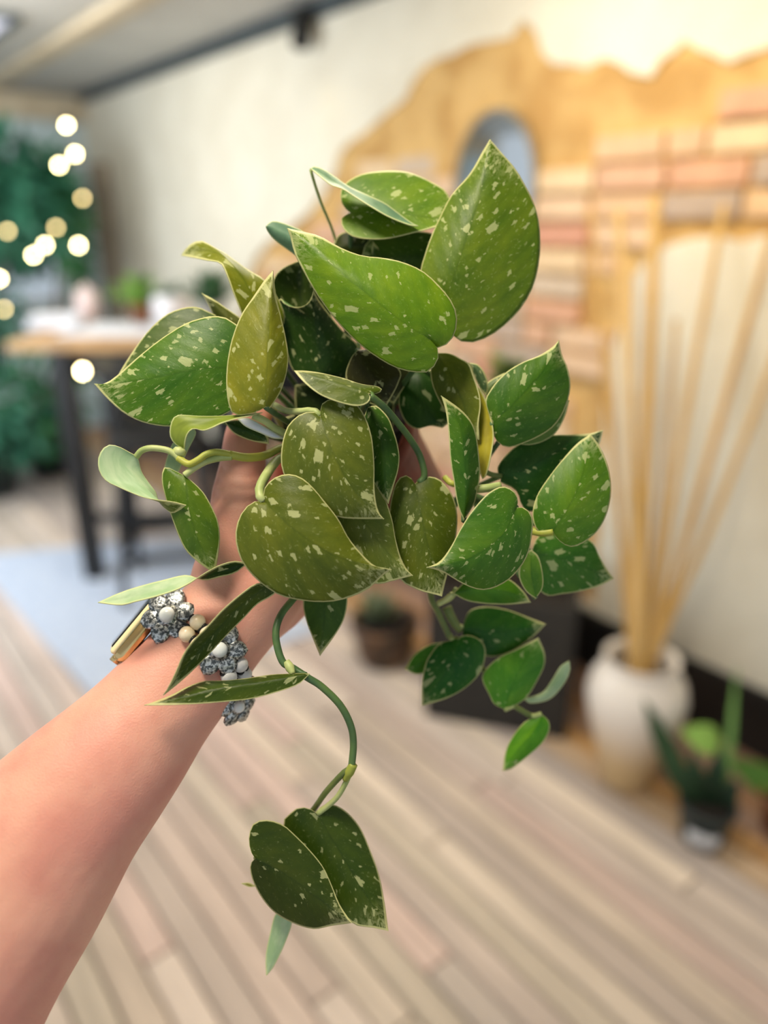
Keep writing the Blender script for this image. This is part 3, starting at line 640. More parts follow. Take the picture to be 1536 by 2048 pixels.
e = empty('candle_lamp', c); tag(e, 'bright round bulb lamp hanging just under the table edge', 'lamp')
lathe_obj('bulb', [(0, -0.014), (0.008, -0.012), (0.012, 0), (0.008, 0.011), (0, 0.013)], c, M_BULB, e, 14)
tube_obj('cord', [c+Vector((0, 0, 0.012)), c+Vector((0.0, 0.03, 0.05)), Vector((c.x, c.y+0.16, th-0.05))], 0.003, M_WIRE, e, n=8, seg=6)
# ================================================================== PERSON (forearm and hand)
VIEW = Vector((0, CP, -SP))
def px2m(r, d): return r*d/FPX
def skin_mat():
    t = NT('skin'); tc = t.n('ShaderNodeTexCoord'); o = tc.outputs['Object']
    big = t.noise(o, 22.0, 3); med = t.noise(o, 90.0, 3); fine = t.noise(o, 900.0, 3)
    col = t.mix(t.ramp(big.outputs[0], 0.3, 0.7), lin(232, 172, 150), lin(220, 150, 134))
    col = t.mix(t.math('MULTIPLY', t.ramp(med.outputs[0], 0.5, 0.75), 0.18), col, lin(212, 142, 120))
    v = t.n('ShaderNodeTexVoronoi', {'Vector': o, 'Scale': 42.0}); sc = t.n('ShaderNodeSeparateColor', {0: v.outputs['Color']})
    fk = t.math('MULTIPLY', t.math('LESS_THAN', sc.outputs[0], 0.10), t.math('SUBTRACT', 1.0, t.ramp(v.outputs['Distance'], 0.03, 0.06)))
    col = t.mix(t.math('MULTIPLY', fk, 0.4), col, lin(160, 92, 70))
    t.P(Base_Color=col, Roughness=0.48); t.b.inputs['Subsurface Weight'].default_value = 0.18
    t.b.inputs['Subsurface Radius'].default_value = (0.012, 0.004, 0.002); t.b.inputs['Subsurface Scale'].default_value = 0.5
    h = t.math('ADD', fine.outputs[0], t.math('MULTIPLY', med.outputs[0], 1.2)); t.bump(h, 0.32, 0.0008); return t.m
M_SKIN = skin_mat()
bm = bmesh.new()
def limb(secs, seg=28, n=40, flatdir=VIEW, flat=0.82):
    c = catmull([P(x, y, d) for x, y, d, r in secs], n)
    m = len(secs); rs = []
    # radii follow the same arc-length parameter as the centre line
    cum = [0.0]
    pp = [P(x, y, d) for x, y, d, r in secs]
    for a, b in zip(pp, pp[1:]): cum.append(cum[-1]+(b-a).length)
    for i in range(n+1):
        s = cum[-1]*i/n; j = 0
        while j < m-2 and cum[j+1] < s: j += 1
        f = (s-cum[j])/(cum[j+1]-cum[j])
        r0 = px2m(secs[j][3], secs[j][2]); r1 = px2m(secs[j+1][3], secs[j+1][2]); rs.append(r0+(r1-r0)*f)
    # rounded ends
    add_tube(bm, c, rs, seg, flat, flatdir)
    for end in (0, -1):
        s = bmesh.ops.create_icosphere(bm, subdivisions=2, radius=rs[end]*0.98)
        bmesh.ops.translate(bm, vec=c[end], verts=s['verts'])
# forearm -> wrist -> heel of the hand
limb([(-420, 2330, .365, 300), (-215, 2070, .368, 262), (-95, 1905, .375, 233), (18, 1768, .385, 201), (127, 1629, .395, 168), (235, 1510, .405, 139), (318, 1412, .415, 117), (380, 1338, .422, 107), (432, 1268, .428, 104), (478, 1205, .436, 108), (530, 1140, .448, 106)], n=60)
# palm towards and under the pot
limb([(440, 1250, .432, 80), (495, 1170, .445, 100), (560, 1110, .47, 105), (622, 1092, .505, 92), (660, 1085, .535, 80)], flat=0.62)
limb([(500, 1270, .438, 45), (545, 1215, .450, 58), (600, 1160, .475, 62), (650, 1130, .51, 62)], flat=0.9)
# thumb
limb([(432, 1225, .432, 66), (450, 1150, .430, 66), (470, 1070, .428, 57), (482, 985, .430, 57), (487, 925, .436, 46), (494, 870, .444, 44), (512, 815, .455, 37), (524, 790, .460, 28)], flat=0.9)
# fingers round the back of the pot
limb([(640, 1060, .535, 36), (730, 1010, .585, 31), (795, 968, .585, 28), (822, 945, .560, 24), (812, 935, .540, 21)], flat=1.0, n=24)
limb([(650, 1090, .540, 36), (750, 1070, .600, 32), (838, 1045, .600, 29), (880, 1025, .575, 25), (880, 1010, .555, 22)], flat=1.0, n=24)
limb([(650, 1120, .540, 34), (745, 1120, .600, 30), (835, 1115, .605, 28), (885, 1090, .585, 24), (895, 1075, .565, 21)], flat=1.0, n=24)
limb([(640, 1115, .530, 30), (715, 1122, .585, 27), (785, 1125, .600, 24), (835, 1115, .590, 21), (850, 1100, .575, 18)], flat=1.0, n=24)
bmesh.ops.recalc_face_normals(bm, faces=bm.faces)
me = bpy.data.meshes.new('person_raw'); bm.to_mesh(me); bm.free()
tmp = bpy.data.objects.new('person_raw', me); COL.objects.link(tmp)
md = tmp.modifiers.new('r', 'REMESH'); md.mode = 'VOXEL'; md.voxel_size = 0.0019
md = tmp.modifiers.new('s', 'SMOOTH'); md.factor = 0.5; md.iterations = 14
dg = bpy.context.evaluated_depsgraph_get(); me2 = bpy.data.meshes.new_from_object(tmp.evaluated_get(dg))
bpy.data.objects.remove(tmp); bpy.data.meshes.remove(me)
# soft forms: wrist tendons, thumb knuckle creases
me2.name = 'person'
kn = [P(478, 985, .41), P(480, 1010, .41), P(478, 962, .41)]
nrm = [v.normal.copy() for v in me2.vertices]; newco = []
for v, vn in zip(me2.vertices, nrm):
    p = v.co.copy(); q = p + vn*(0.0006*noise.noise(p*35))
    for c in kn:
        d = p-c; up = Vector((0.1, 0, 1)).normalized(); along = abs(d.dot(up)); lat = (d-up*d.dot(up)).length
        if lat < 0.022 and along < 0.004: q -= vn*0.0011*(1-along/0.004)
    newco += q[:]
me2.vertices.foreach_set('co', newco)
for p in me2.polygons: p.use_smooth = True
me2.materials.clear()
person = link('person', me2, None, (M_SKIN,), origin=P(127, 1629, .395))
tag(person, 'bare forearm and hand reaching in from lower left, holding the potted plant', 'person')
bvh = BVHTree.FromPolygons([v.co+person.location for v in me2.vertices], [tuple(p.vertices) for p in me2.polygons])
def on_arm(px, py, off=0.0):
    r = ray(px, py).normalized(); hit = bvh.ray_cast(CAMLOC, r)
    if hit[0] is None:
        q = bvh.find_nearest(P(px, py, .42)); return q[0]+q[1]*off, q[1]
    return hit[0]+hit[1]*off, hit[1]
# ================================================================== THE HELD PLANT
RIM_C = P(672, 892, .490); BOT_C = P(800, 1042, .545)
pot_ax = (RIM_C-BOT_C); POTH = pot_ax.length; pot_ax.normalize()
plant = empty('potted_pothos', BOT_C); tag(plant, 'trailing satin pothos with silver flecked heart leaves, held up in a hand', 'potted plant')
lathe_obj('pot', [(0, 0), (0.040, 0), (0.043, 0.003), (0.052, POTH-0.014), (0.055, POTH-0.014), (0.056, POTH), (0.053, POTH), (0.050, POTH-0.012), (0.038, 0.006), (0, 0.006)], BOT_C, M_POT, plant, 40, pot_ax)
lathe_obj('soil', [(0, POTH-0.03), (0.0495, POTH-0.03), (0.0495, POTH-0.014), (0.03, POTH-0.010), (0, POTH-0.009)], BOT_C, M_SOIL, plant, 28, pot_ax)
SOIL = BOT_C + pot_ax*(POTH-0.012)
NTL, NSL = 26, 9
SV = [-1, -0.94, -0.8, -0.62, -0.42, -0.22, 0, 0.22, 0.42, 0.62, 0.8, 0.94, 1]
def leaf(base, tip, E1, E2, d, M=None, e=(0.006, 0.006), bump=-0.004, tint=(84, 120, 36), fleck=0.7, face='top', under=None, petiole='soil', curlt=0.0, mp=1.2, wav=0.0, pr=0.0016, pm=None):
    seg1 = [Vector((*base, 0))]+[Vector((*p, 0)) for p in E1]+[Vector((*tip, 0))]
    seg2 = [Vector((*base, 0))]+[Vector((*p, 0)) for p in E2]+[Vector((*tip, 0))]
    A = catmull(seg1, NTL); B = catmull(seg2, NTL)
    if M is not None: Mm = catmull([Vector((*base, 0))]+[Vector((*p, 0)) for p in M]+[Vector((*tip, 0))], 200)
    else: Mm = None
    L3 = None; ns = len(SV)
    V = []; at_a, at_b, at_r, at_t, at_s = [], [], [], [], []
    rnd = random.random()*10
    dm = (d[0]+d[1])/2
    lenpx = (Vector(tip)-Vector(base)).length
    for i in range(NTL+1):
        t = i/NTL
        if Mm: m = Mm[int(round(200*t**mp))]
        else: m = A[i].lerp(B[i], 0.5)
        if i == 0: m = Vector((*base, 0))
        row = []
        for s in SV:
            E_ = A[i] if s < 0 else B[i]; q = m.lerp(E_, abs(s))
            off = e[0] if s < 0 else e[1]
            lf = math.sin(math.pi*min(1, max(0, t)))**0.6 if 0 < t < 1 else 0
            dd = d[0]+(d[1]-d[0])*t + bump*4*t*(1-t) + off*(abs(s)**1.4)*lf + curlt*max(0, (t-0.6)/0.4)**2
            dd += wav*math.sin(t*9+rnd+(2 if s > 0 else 0))*abs(s)**2*lf
            row.append(P(q.x, q.y, dd))
            wpx = (E_-m).length
            at_a.append(s*wpx*dm/FPX*100); at_b.append(t*lenpx*dm/FPX*100)
            at_r.append((1-abs(s))*wpx*dm/FPX*100 if 0 < t < 1 else 0.0); at_t.append(t); at_s.append(0.0 if s < 0 else 1.0)
        V.append(row)
    # normals
    N = [[None]*ns for _ in range(NTL+1)]; acc = 0.0
    for i in range(NTL+1):
        for j in range(ns):
            i0, i1 = max(i-1, 0), min(i+1, NTL); j0, j1 = max(j-1, 0), min(j+1, ns-1)
            if i in (0, NTL): i0, i1 = (0, 2) if i == 0 else (NTL-2, NTL)
            ii = min(max(i, 1), NTL-1)
            n = (V[i1][j]-V[i0][j]).cross(V[ii][j1]-V[ii][j0])
            N[i][j] = n.normalized() if n.length > 1e-14 else Vector((0, 0, 1))
            if 2 <= i <= NTL*0.45: acc += n.dot(CAMLOC-V[i][j])
    sign = 1.0 if (acc > 0) == (face == 'top') else -1.0
    TH = 0.00042; verts = []; nrow = ns
    for i in range(NTL+1):
        for j in range(ns): verts.append(V[i][j])
    off = len(verts)
    for i in range(NTL+1):
        for j in range(ns): verts.append(V[i][j]-N[i][j]*(sign*TH))
    faces, mi = [], []
    for i in range(NTL):
        for j in range(ns-1):
            q = (i*ns+j, (i+1)*ns+j, (i+1)*ns+j+1, i*ns+j+1)
            if sign < 0: q = q[::-1]
            faces.append(q); mi.append(0)
            q2 = tuple(x+off for x in q)[::-1]; faces.append(q2); mi.append(1)
        for j in (0, ns-1):
            q = (i*ns+j, (i+1)*ns+j, (i+1)*ns+j+off, i*ns+j+off)
            faces.append(q if (j == 0) == (sign < 0) else q[::-1]); mi.append(0)
    me = bpy.data.meshes.new('leaf'); me.from_pydata([tuple(v) for v in verts], [], faces)
    for p, k in zip(me.polygons, mi): p.material_index = k; p.use_smooth = True
    for nm, dat in (('across', at_a), ('along', at_b), ('rim', at_r), ('tipness', at_t), ('side', at_s)):
        a = me.attributes.new(nm, 'FLOAT', 'POINT'); a.data.foreach_set('value', dat+dat)
    bp = P(base[0], base[1], d[0])
    o = link('leaf', me, plant, (M_LEAF, under or U_GREEN), origin=bp)
    c = [x*f for x, f in zip(lin(*tint), (1.08, 0.98, 0.62))]; o.color = (c[0], c[1], c[2], fleck)
    if petiole == 'soil':
        sg = SOIL + (bp-SOIL).normalized()*0.012
        midp = bp.lerp(sg, 0.45) + VIEW*0.016
        tube_obj('petiole', [bp+VIEW*0.0008, bp.lerp(midp, 0.35)+VIEW*0.006, midp, sg], [pr, pr, pr*1.1, pr*1.2], pm or M_STEM, o, n=14, seg=7)
    elif petiole == 'right':
        tube_obj('petiole', [bp+VIEW*0.0008, bp.lerp(P(932, 985, .452), 0.6)+VIEW*0.008, P(932, 990, .455), P(850, 1030, .478), SOIL+(P(850, 1030, .478)-SOIL).normalized()*0.02], [pr]*5, pm or M_STEM, o, n=20, seg=7)
    elif petiole:
        tube_obj('petiole', petiole, pr, pm or M_STEMP, o, n=18, seg=8)
    return o
OL = (104, 122, 40); GR = (92, 140, 34); DK = (52, 92, 34); MG = (76, 122, 40); BG_ = (104, 160, 50)
# A big upright leaf, top right
leaf((893, 600), (980, 278), [(875, 628), (850, 615), (838, 580), (841, 540), (846, 521), (860, 478), (880, 433), (903, 390), (939, 348), (965, 303)],
     [(897, 640), (906, 674), (932, 685), (958, 682), (991, 665), (1026, 635), (1052, 602), (1070, 563), (1080, 511), (1080, 459), (1072, 416), (1056, 381), (1033, 340), (1004, 306)],
     (.425, .425), [(925, 500), (960, 390)], (.012, .010), -.006, (98, 132, 36), 1.0)
# B big front leaf
leaf((866, 681), (574, 456), [(873, 696), (896, 687), (911, 664), (914, 631), (903, 602), (880, 573), (847, 543), (808, 525), (769, 516), (724, 511), (681, 495), (639, 472), (600, 462)],
     [(874, 692), (877, 716), (860, 742), (834, 745), (795, 737), (756, 716), (717, 687), (672, 641), (629, 582), (600, 530), (588, 505), (580, 472)],
     (.398, .402), [(800, 640), (700, 560), (620, 490)], (.010, .010), -.010, (104, 150, 30), .6)
# C upper back
leaf((701, 426), (918, 436), [(685, 410), (681, 384), (694, 364), (724, 348), (763, 342), (802, 342), (834, 350), (867, 366), (893, 384)],
     [(683, 436), (686, 456), (704, 472), (737, 478), (776, 477), (828, 465), (867, 455)], (.440, .435), [(780, 425), (860, 435)], (.012, -.004), -.004, (108, 150, 40), .95)
# D thin folded leaf over C
leaf((620, 338), (836, 453), [(626, 334), (642, 337), (665, 351), (698, 374), (737, 392), (769, 407), (795, 426), (821, 445)],
     [(642, 356), (662, 371), (685, 379), (711, 396), (740, 414), (769, 431), (795, 443), (821, 452)], (.432, .428), None, (.006, -.008), -.003, (90, 130, 60), .8, 'under', U_TEAL,
     [P(621, 339, .432), P(640, 400, .445), P(668, 470, .46), P(690, 560, .475)], pr=.0009)
# E, F behind C
leaf((738, 470), (655, 500), [(705, 462), (680, 468), (668, 485)], [(740, 510), (710, 520), (675, 512)], (.452, .46), None, (.004, .004), -.002, (62, 78, 26), .2)
leaf((885, 520), (724, 512), [(870, 470), (810, 462), (760, 468), (733, 486)], [(880, 560), (820, 565), (765, 560), (735, 540)], (.45, .452), None, (.004, .006), -.002, (78, 112, 44), .8)
leaf((800, 545), (745, 482), [(775, 515), (758, 497)], [(770, 555), (745, 520)], (.448, .449), None, (.003, .003), 0, (70, 104, 44), .3)
# G behind B's tip
leaf((690, 570), (532, 453), [(670, 520), (620, 472), (575, 450), (546, 443)], [(655, 575), (600, 518), (555, 484), (538, 466)], (.425, .425), None, (.003, .006), 0, (70, 112, 60), .5, 'under', U_TEAL)
# H curled leaf at left back
leaf((535, 690), (362, 511), [(500, 660), (484, 628), (467, 586), (454, 550), (441, 526), (415, 521), (389, 516)], [(570, 640), (550, 585), (527, 558), (501, 542), (475, 524), (449, 505), (428, 494), (412, 485), (397, 481), (376, 492)],
     (.432, .425), [(505, 590), (455, 520), (425, 504), (392, 500)], (-.004, .010), -.008, (120, 136, 34), .45, curlt=.03)
# I small pointed
leaf((480, 690), (403, 586), [(440, 660), (426, 630), (414, 606)], [(490, 650), (478, 634), (454, 617), (428, 599)], (.43, .428), None, (.006, .002), -.002, (86, 100, 34), .2)
# VV rolled dark leaf, WW its inner wall
leaf((640, 755), (627, 579), [(590, 745), (572, 700), (560, 650), (556, 597), (571, 610), (590, 616), (608, 612), (621, 599)], [(691, 757), (712, 727), (717, 703), (714, 688), (688, 664), (662, 633), (637, 599)],
     (.440, .420), [(640, 700), (630, 640)], (.004, .012), .006, (40, 74, 26), .7)
leaf((600, 660), (600, 522), [(555, 640), (543, 590), (549, 555), (565, 538), (585, 528)], [(660, 640), (655, 590), (635, 550), (615, 530)], (.450, .446), None, (-.012, -.012), .004, (58, 86, 30), 1.0)
# J olive leaf in front, upright
leaf((531, 814), (546, 541), [(527, 817), (508, 826), (481, 830), (466, 828), (457, 808), (453, 779), (453, 742), (459, 698), (470, 659), (485, 625), (506, 594), (527, 563)],
     [(538, 818), (549, 804), (563, 780), (574, 744), (577, 711), (572, 676), (563, 635), (553, 594)], (.385, .395), [(535, 700), (542, 600)], (.006, .010), -.006, (126, 138, 44), .75)
# K big left leaf and K2 behind it
leaf((508, 745), (188, 767), [(512, 700), (495, 665), (473, 650), (456, 637), (432, 632), (407, 635), (371, 647), (333, 670), (303, 692), (270, 719), (235, 750), (208, 768)],
     [(500, 790), (460, 823), (400, 848), (339, 853), (303, 849), (273, 840), (243, 823), (216, 799), (198, 779)], (.405, .402), [(420, 735), (310, 755), (230, 768)], (.008, .002), -.008, (72, 122, 34), .9)
leaf((490, 700), (232, 758), [(470, 655), (440, 635), (412, 621), (393, 614), (366, 616), (333, 629), (300, 658), (273, 692), (246, 733)], [(480, 740), (400, 770), (320, 780), (260, 770)], (.43, .425), None, (.006, .006), -.004, (78, 108, 60), .8)
# L curled leaf, M dark leaf, N strip with its glare painted near-white, and the pale band
leaf((525, 826), (370, 897), [(500, 829), (475, 831), (440, 833), (399, 833), (371, 831), (355, 831), (345, 840), (340, 862), (343, 878), (355, 891)], [(500, 833), (475, 838), (445, 847), (426, 856), (407, 862), (388, 858), (377, 867), (372, 882)],
     (.392, .396), None, (.003, -.006), -.003, (70, 110, 60), .5, 'under', U_OLIVE, petiole=None)
leaf((448, 843), (538, 888), [(480, 840), (510, 850), (535, 872)], [(467, 866), (494, 879), (522, 886)], (.415, .412), None, (.003, .003), -.002, (50, 86, 36), .2)
leaf((476, 838), (568, 877), [(500, 838), (535, 857)], [(492, 853), (522, 866), (546, 876)], (.402, .404), None, (.001, .001), -.001, (70, 110, 60), .2, 'under', U_GLARE, petiole=None)
leaf((386, 856), (335, 985), [(366, 862), (344, 890), (330, 932), (328, 960)], [(392, 868), (374, 905), (357, 945), (345, 970)], (.418, .415), None, (.001, .001), 0, (90, 130, 80), .1, 'under', U_MINT, petiole=None)
# O centre leaf
leaf((641, 833), (768, 1038), [(627, 824), (606, 826), (589, 837), (575, 853), (566, 879), (562, 907), (563, 933), (572, 957), (600, 995), (635, 1022), (671, 1033), (692, 1037), (727, 1038)],
     [(641, 821), (643, 809), (655, 800), (681, 795), (704, 802), (720, 816), (734, 842), (743, 872), (747, 903), (749, 938), (749, 973), (752, 1003), (758, 1025)], (.390, .386), [(660, 890), (700, 970)], (.006, .004), -.006, (98, 116, 42), 1.0,
     petiole=[P(641, 832, .391), P(627, 821, .394), P(599, 823, .40), P(570, 821, .41), P(545, 811, .425), P(560, 850, .46)], pr=.0019)
# Q horizontal leaf above O
leaf((737, 787), (588, 741), [(750, 788), (765, 781), (756, 773), (735, 770), (716, 766), (690, 757), (662, 750), (634, 744), (608, 741)], [(741, 797), (732, 808), (713, 812), (690, 808), (664, 800), (638, 788), (615, 771), (599, 755)],
     (.382, .390), [(690, 770), (640, 754)], (.012, -.002), -.002, (88, 112, 34), .7, petiole=None)
# R behind O
leaf((735, 815), (777, 1008), [(725, 850), (735, 900), (745, 960), (765, 995)], [(751, 811), (765, 821), (779, 839), (788, 863), (795, 886), (799, 912), (797, 938), (788, 971)], (.408, .402), None, (.004, .006), -.004, (60, 104, 38), .7)
# S behind P and O
leaf((680, 985), (826, 1151), [(660, 1010), (655, 1080), (700, 1150), (754, 1168), (772, 1165), (797, 1159)], [(720, 955), (751, 956), (760, 972), (772, 1000), (785, 1041), (791, 1075), (801, 1112), (813, 1137)], (.404, .398), [(740, 1060), (790, 1120)], (.004, .006), -.004, (112, 134, 66), 1.0)
# P the large front leaf
leaf((529, 1004), (783, 1139), [(519, 1002), (501, 1006), (482, 1028), (472, 1056), (472, 1087), (483, 1122), (504, 1150), (529, 1172), (560, 1191), (597, 1200), (635, 1204), (672, 1202), (710, 1191), (741, 1175), (763, 1153)],
     [(527, 984), (535, 967), (554, 953), (579, 948), (604, 956), (626, 975), (647, 1000), (676, 1037), (697, 1075), (722, 1106), (747, 1130), (766, 1138)], (.388, .384), [(590, 1060), (680, 1115)], (.008, .008), -.010, (96, 114, 36), .75,
     petiole=[P(529, 1003, .389), P(519, 990, .391), P(521, 972, .394), P(533, 949, .40), P(546, 930, .41), P(562, 915, .42), P(600, 900, .45)], pr=.0026, pm=M_STEMP)
# T
leaf((830, 968), (884, 1193), [(819, 953), (804, 952), (790, 970), (780, 1010), (778, 1060), (785, 1120), (801, 1159), (819, 1172), (844, 1183), (866, 1188)], [(838, 959), (857, 953), (879, 959), (897, 978), (910, 1003), (915, 1037), (913, 1066), (906, 1110), (893, 1156)],
     (.418, .406), [(845, 1040), (865, 1130)], (.004, .008), -.004, (84, 106, 32), .9, petiole=None)
# U front right
leaf((1033, 1015), (853, 1135), [(1036, 1003), (1032, 988), (1020, 977), (1002, 973), (978, 985), (957, 1006), (936, 1033), (918, 1063), (900, 1096), (879, 1123)], [(1047, 1015), (1059, 1024), (1066, 1042), (1063, 1078), (1056, 1108), (1041, 1135), (1017, 1160), (990, 1175), (966, 1180), (942, 1175), (915, 1162), (891, 1147), (870, 1139)],
     (.398, .390), [(1000, 1075), (930, 1120)], (.004, .008), -.004, (74, 126, 40), .85, petiole='right')
# V upright narrow
leaf((928, 1041), (882, 791), [(915, 1009), (907, 962), (900, 914), (897, 866), (891, 821)], [(948, 1009), (954, 985), (960, 950), (958, 908), (952, 866), (942, 842), (924, 821), (900, 803)], (.405, .398), None, (.002, .010), -.004, (70, 122, 34), .55, petiole='right')
# W, X yellow underside, Y flap
leaf((872, 706), (958, 880), [(861, 740), (868, 780), (895, 830), (930, 870)], [(900, 707), (924, 719), (938, 728), (949, 758), (958, 785), (961, 812), (957, 845)], (.428, .418), None, (.008, -.004), -.003, (92, 112, 32), .4)
leaf((953, 772), (966, 958), [(955, 800), (952, 850), (955, 900), (960, 940)], [(960, 778), (973, 803), (984, 842), (988, 875), (981, 920), (973, 950)], (.424, .418), None, (.006, -.003), -.002, (150, 150, 40), .2, 'under', U_YELLOW, petiole=None)
leaf((937, 725), (973, 793), [(945, 745), (955, 768), (964, 784)], [(957, 730), (970, 748), (977, 773)], (.432, .428), None, (.003, .003), -.001, (86, 120, 96), .9, petiole=None)
# Z dark
leaf((835, 735), (885, 856), [(805, 760), (797, 800), (802, 826), (813, 846), (834, 858), (860, 852)], [(880, 750), (905, 800), (900, 840)], (.448, .440), None, (.004, .004), -.004, (48, 92, 32), .3)
# AA right, with a second leaf edge behind
leaf((986, 845), (1118, 680), [(975, 820), (971, 800), (976, 788), (990, 767), (1014, 743), (1044, 725), (1080, 710), (1106, 693)], [(988, 872), (999, 888), (1018, 895), (1046, 887), (1080, 872), (1106, 854), (1124, 830), (1136, 800), (1141, 770), (1136, 737), (1124, 710)],
     (.416, .418), [(1040, 795), (1090, 735)], (.004, .010), -.006, (70, 120, 34), .55, petiole='right')
leaf((1000, 880), (1139, 800), [(1040, 840), (1100, 800)], [(1060, 890), (1105, 872), (1128, 838)], (.43, .428), None, (.003, .003), 0, (110, 150, 84), .3, petiole='right')
leaf((972, 800), (1010, 745), [(968, 775), (982, 760)], [(985, 790), (1005, 765)], (.43, .428), None, (.002, .002), 0, (110, 140, 100), .3, petiole='right')
# BB dark horizontal
leaf((1001, 952), (1206, 860), [(994, 938), (1008, 914), (1035, 890), (1068, 876), (1104, 870), (1139, 869), (1178, 867)], [(1002, 968), (1017, 971), (1035, 985), (1044, 1012), (1064, 1024), (1100, 1005), (1150, 950), (1195, 895)], (.432, .436), [(1050, 938), (1110, 905)], (.004, .006), -.003, (48, 98, 46), .45, petiole='right')
# CC
leaf((1106, 1063), (1181, 868), [(1082, 1067), (1069, 1051), (1065, 1024), (1074, 991), (1094, 959), (1124, 920), (1154, 887)], [(1112, 1075), (1130, 1090), (1151, 1093), (1178, 1078), (1199, 1057), (1214, 1027), (1222, 988), (1220, 950), (1211, 917), (1196, 887)], (.414, .420), [(1145, 1000), (1170, 930)], (.006, .006), -.006, (86, 138, 38), .75, petiole='right')
# DD, EE, FF
leaf((1062, 1105), (1228, 1157), [(1080, 1070), (1130, 1062), (1181, 1081), (1199, 1111), (1214, 1138)], [(1060, 1150), (1089, 1189), (1124, 1188), (1163, 1182), (1199, 1172)], (.438, .445), [(1110, 1115), (1170, 1135)], (.004, .004), .003, (66, 126, 46), .8, petiole='right')
leaf((1072, 1197), (1064, 1100), [(1052, 1182), (1039, 1156), (1040, 1130), (1050, 1108)], [(1085, 1176), (1086, 1150), (1078, 1115)], (.424, .424), None, (-.003, .004), -.002, (112, 170, 60), .5, petiole='right')
leaf((905, 1187), (1062, 1205), [(950, 1150), (1010, 1155), (1045, 1180)], [(936, 1202), (975, 1208), (1020, 1209)], (.436, .436), None, (.004, .004), -.002, (76, 136, 38), .1, petiole=[P(905, 1187, .436), P(890, 1200, .44), P(878, 1208, .442)])
# trailing cluster, lower right
leaf((925, 1255), (1092, 1248), [(939, 1222), (972, 1213), (1014, 1219), (1050, 1232)], [(930, 1290), (972, 1312), (1005, 1310), (1035, 1296), (1065, 1275)], (.468, .474), None, (.005, .004), -.003, (42, 104, 34), .5, petiole=[P(925, 1255, .468), P(908, 1245, .468), P(893, 1216, .466)])
leaf((905, 1280), (843, 1412), [(880, 1286), (865, 1302), (852, 1325), (844, 1362)], [(932, 1270), (958, 1278), (971, 1297), (968, 1327), (955, 1353), (926, 1379), (890, 1398)], (.462, .462), [(900, 1330), (865, 1380)], (.005, .005), -.005, (44, 112, 34), .75, petiole=[P(905, 1280, .462), P(900, 1270, .466)])
leaf((885, 1284), (809, 1339), [(857, 1290), (828, 1310)], [(880, 1330), (838, 1349)], (.474, .474), None, (.003, .003), -.001, (66, 136, 34), .2, petiole=None)
leaf((1010, 1419), (1077, 1275), [(988, 1408), (978, 1389), (965, 1362), (968, 1343), (994, 1317), (1027, 1301), (1059, 1284)], [(1036, 1408), (1056, 1392), (1076, 1359), (1089, 1330), (1089, 1304)], (.464, .468), [(1030, 1360)], (.003, .006), -.003, (90, 164, 52), .5, petiole=[P(1010, 1419, .464), P(1027, 1411, .468)])
leaf((1049, 1398), (1138, 1322), [(1085, 1385), (1105, 1359), (1121, 1333)], [(1062, 1406), (1098, 1398), (1124, 1372), (1139, 1343)], (.472, .474), None, (.002, .002), 0, (100, 140, 80), .1, 'under', U_MINT, petiole=None)
leaf((1083, 1428), (1005, 1542), [(1049, 1444), (1023, 1476), (1010, 1506)], [(1097, 1441), (1099, 1460), (1085, 1486), (1053, 1515), (1023, 1538)], (.468, .466), None, (.004, .004), -.003, (96, 178, 42), .05, petiole=[P(1083, 1428, .468), P(1062, 1431, .468), P(1027, 1411, .468)])
# dangling pair at the bottom
leaf((510, 1717), (704, 1846), [(500, 1699), (498, 1671), (508, 1646), (533, 1640), (565, 1649), (594, 1674), (622, 1703), (647, 1735), (665, 1774), (680, 1810)], [(500, 1731), (505, 1760), (523, 1795), (548, 1824), (583, 1845), (626, 1858), (662, 1852)], (.402, .398), [(570, 1748), (640, 1800)], (.004, .008), .005, (60, 82, 24), .4,
     petiole=[P(512, 1717, .406), P(560, 1690, .426), P(622, 1625, .427), P(651, 1585, .416), P(687, 1546, .406), P(703, 1535, .405)], pr=.0017, pm=M_STEMO)
leaf((635, 1628), (777, 1862), [(622, 1619), (598, 1615), (576, 1631), (566, 1650), (590, 1700), (650, 1790), (704, 1846), (744, 1855)], [(640, 1614), (662, 1608), (690, 1621), (719, 1653), (740, 1699), (758, 1749), (769, 1803)], (.416, .408), [(680, 1705), (728, 1785)], (.002, .008), .003, (66, 92, 28), .6,
     petiole=[P(635, 1627, .417), P(655, 1612, .416), P(676, 1592, .412), P(694, 1560, .408), P(703, 1535, .405)], pr=.0016)
leaf((568, 1828), (533, 1950), [(551, 1828), (540, 1868), (532, 1910)], [(584, 1842), (569, 1888), (548, 1931)], (.428, .425), None, (.001, .001), 0, (110, 150, 90), .1, 'under', U_MINT, petiole=[P(568, 1828, .428), P(585, 1780, .424), P(600, 1700, .42)])
leaf((512, 1773), (482, 1767), [(498, 1766)], [(498, 1774)], (.42, .42), None, (0, 0), 0, (170, 170, 80), .1, petiole=None)
# PP below P
leaf((655, 1150), (640, 1312), [(615, 1170), (606, 1206), (613, 1244), (626, 1278)], [(690, 1165), (695, 1200), (688, 1238), (669, 1272)], (.418, .418), None, (.005, .005), -.003, (66, 106, 30), .25)
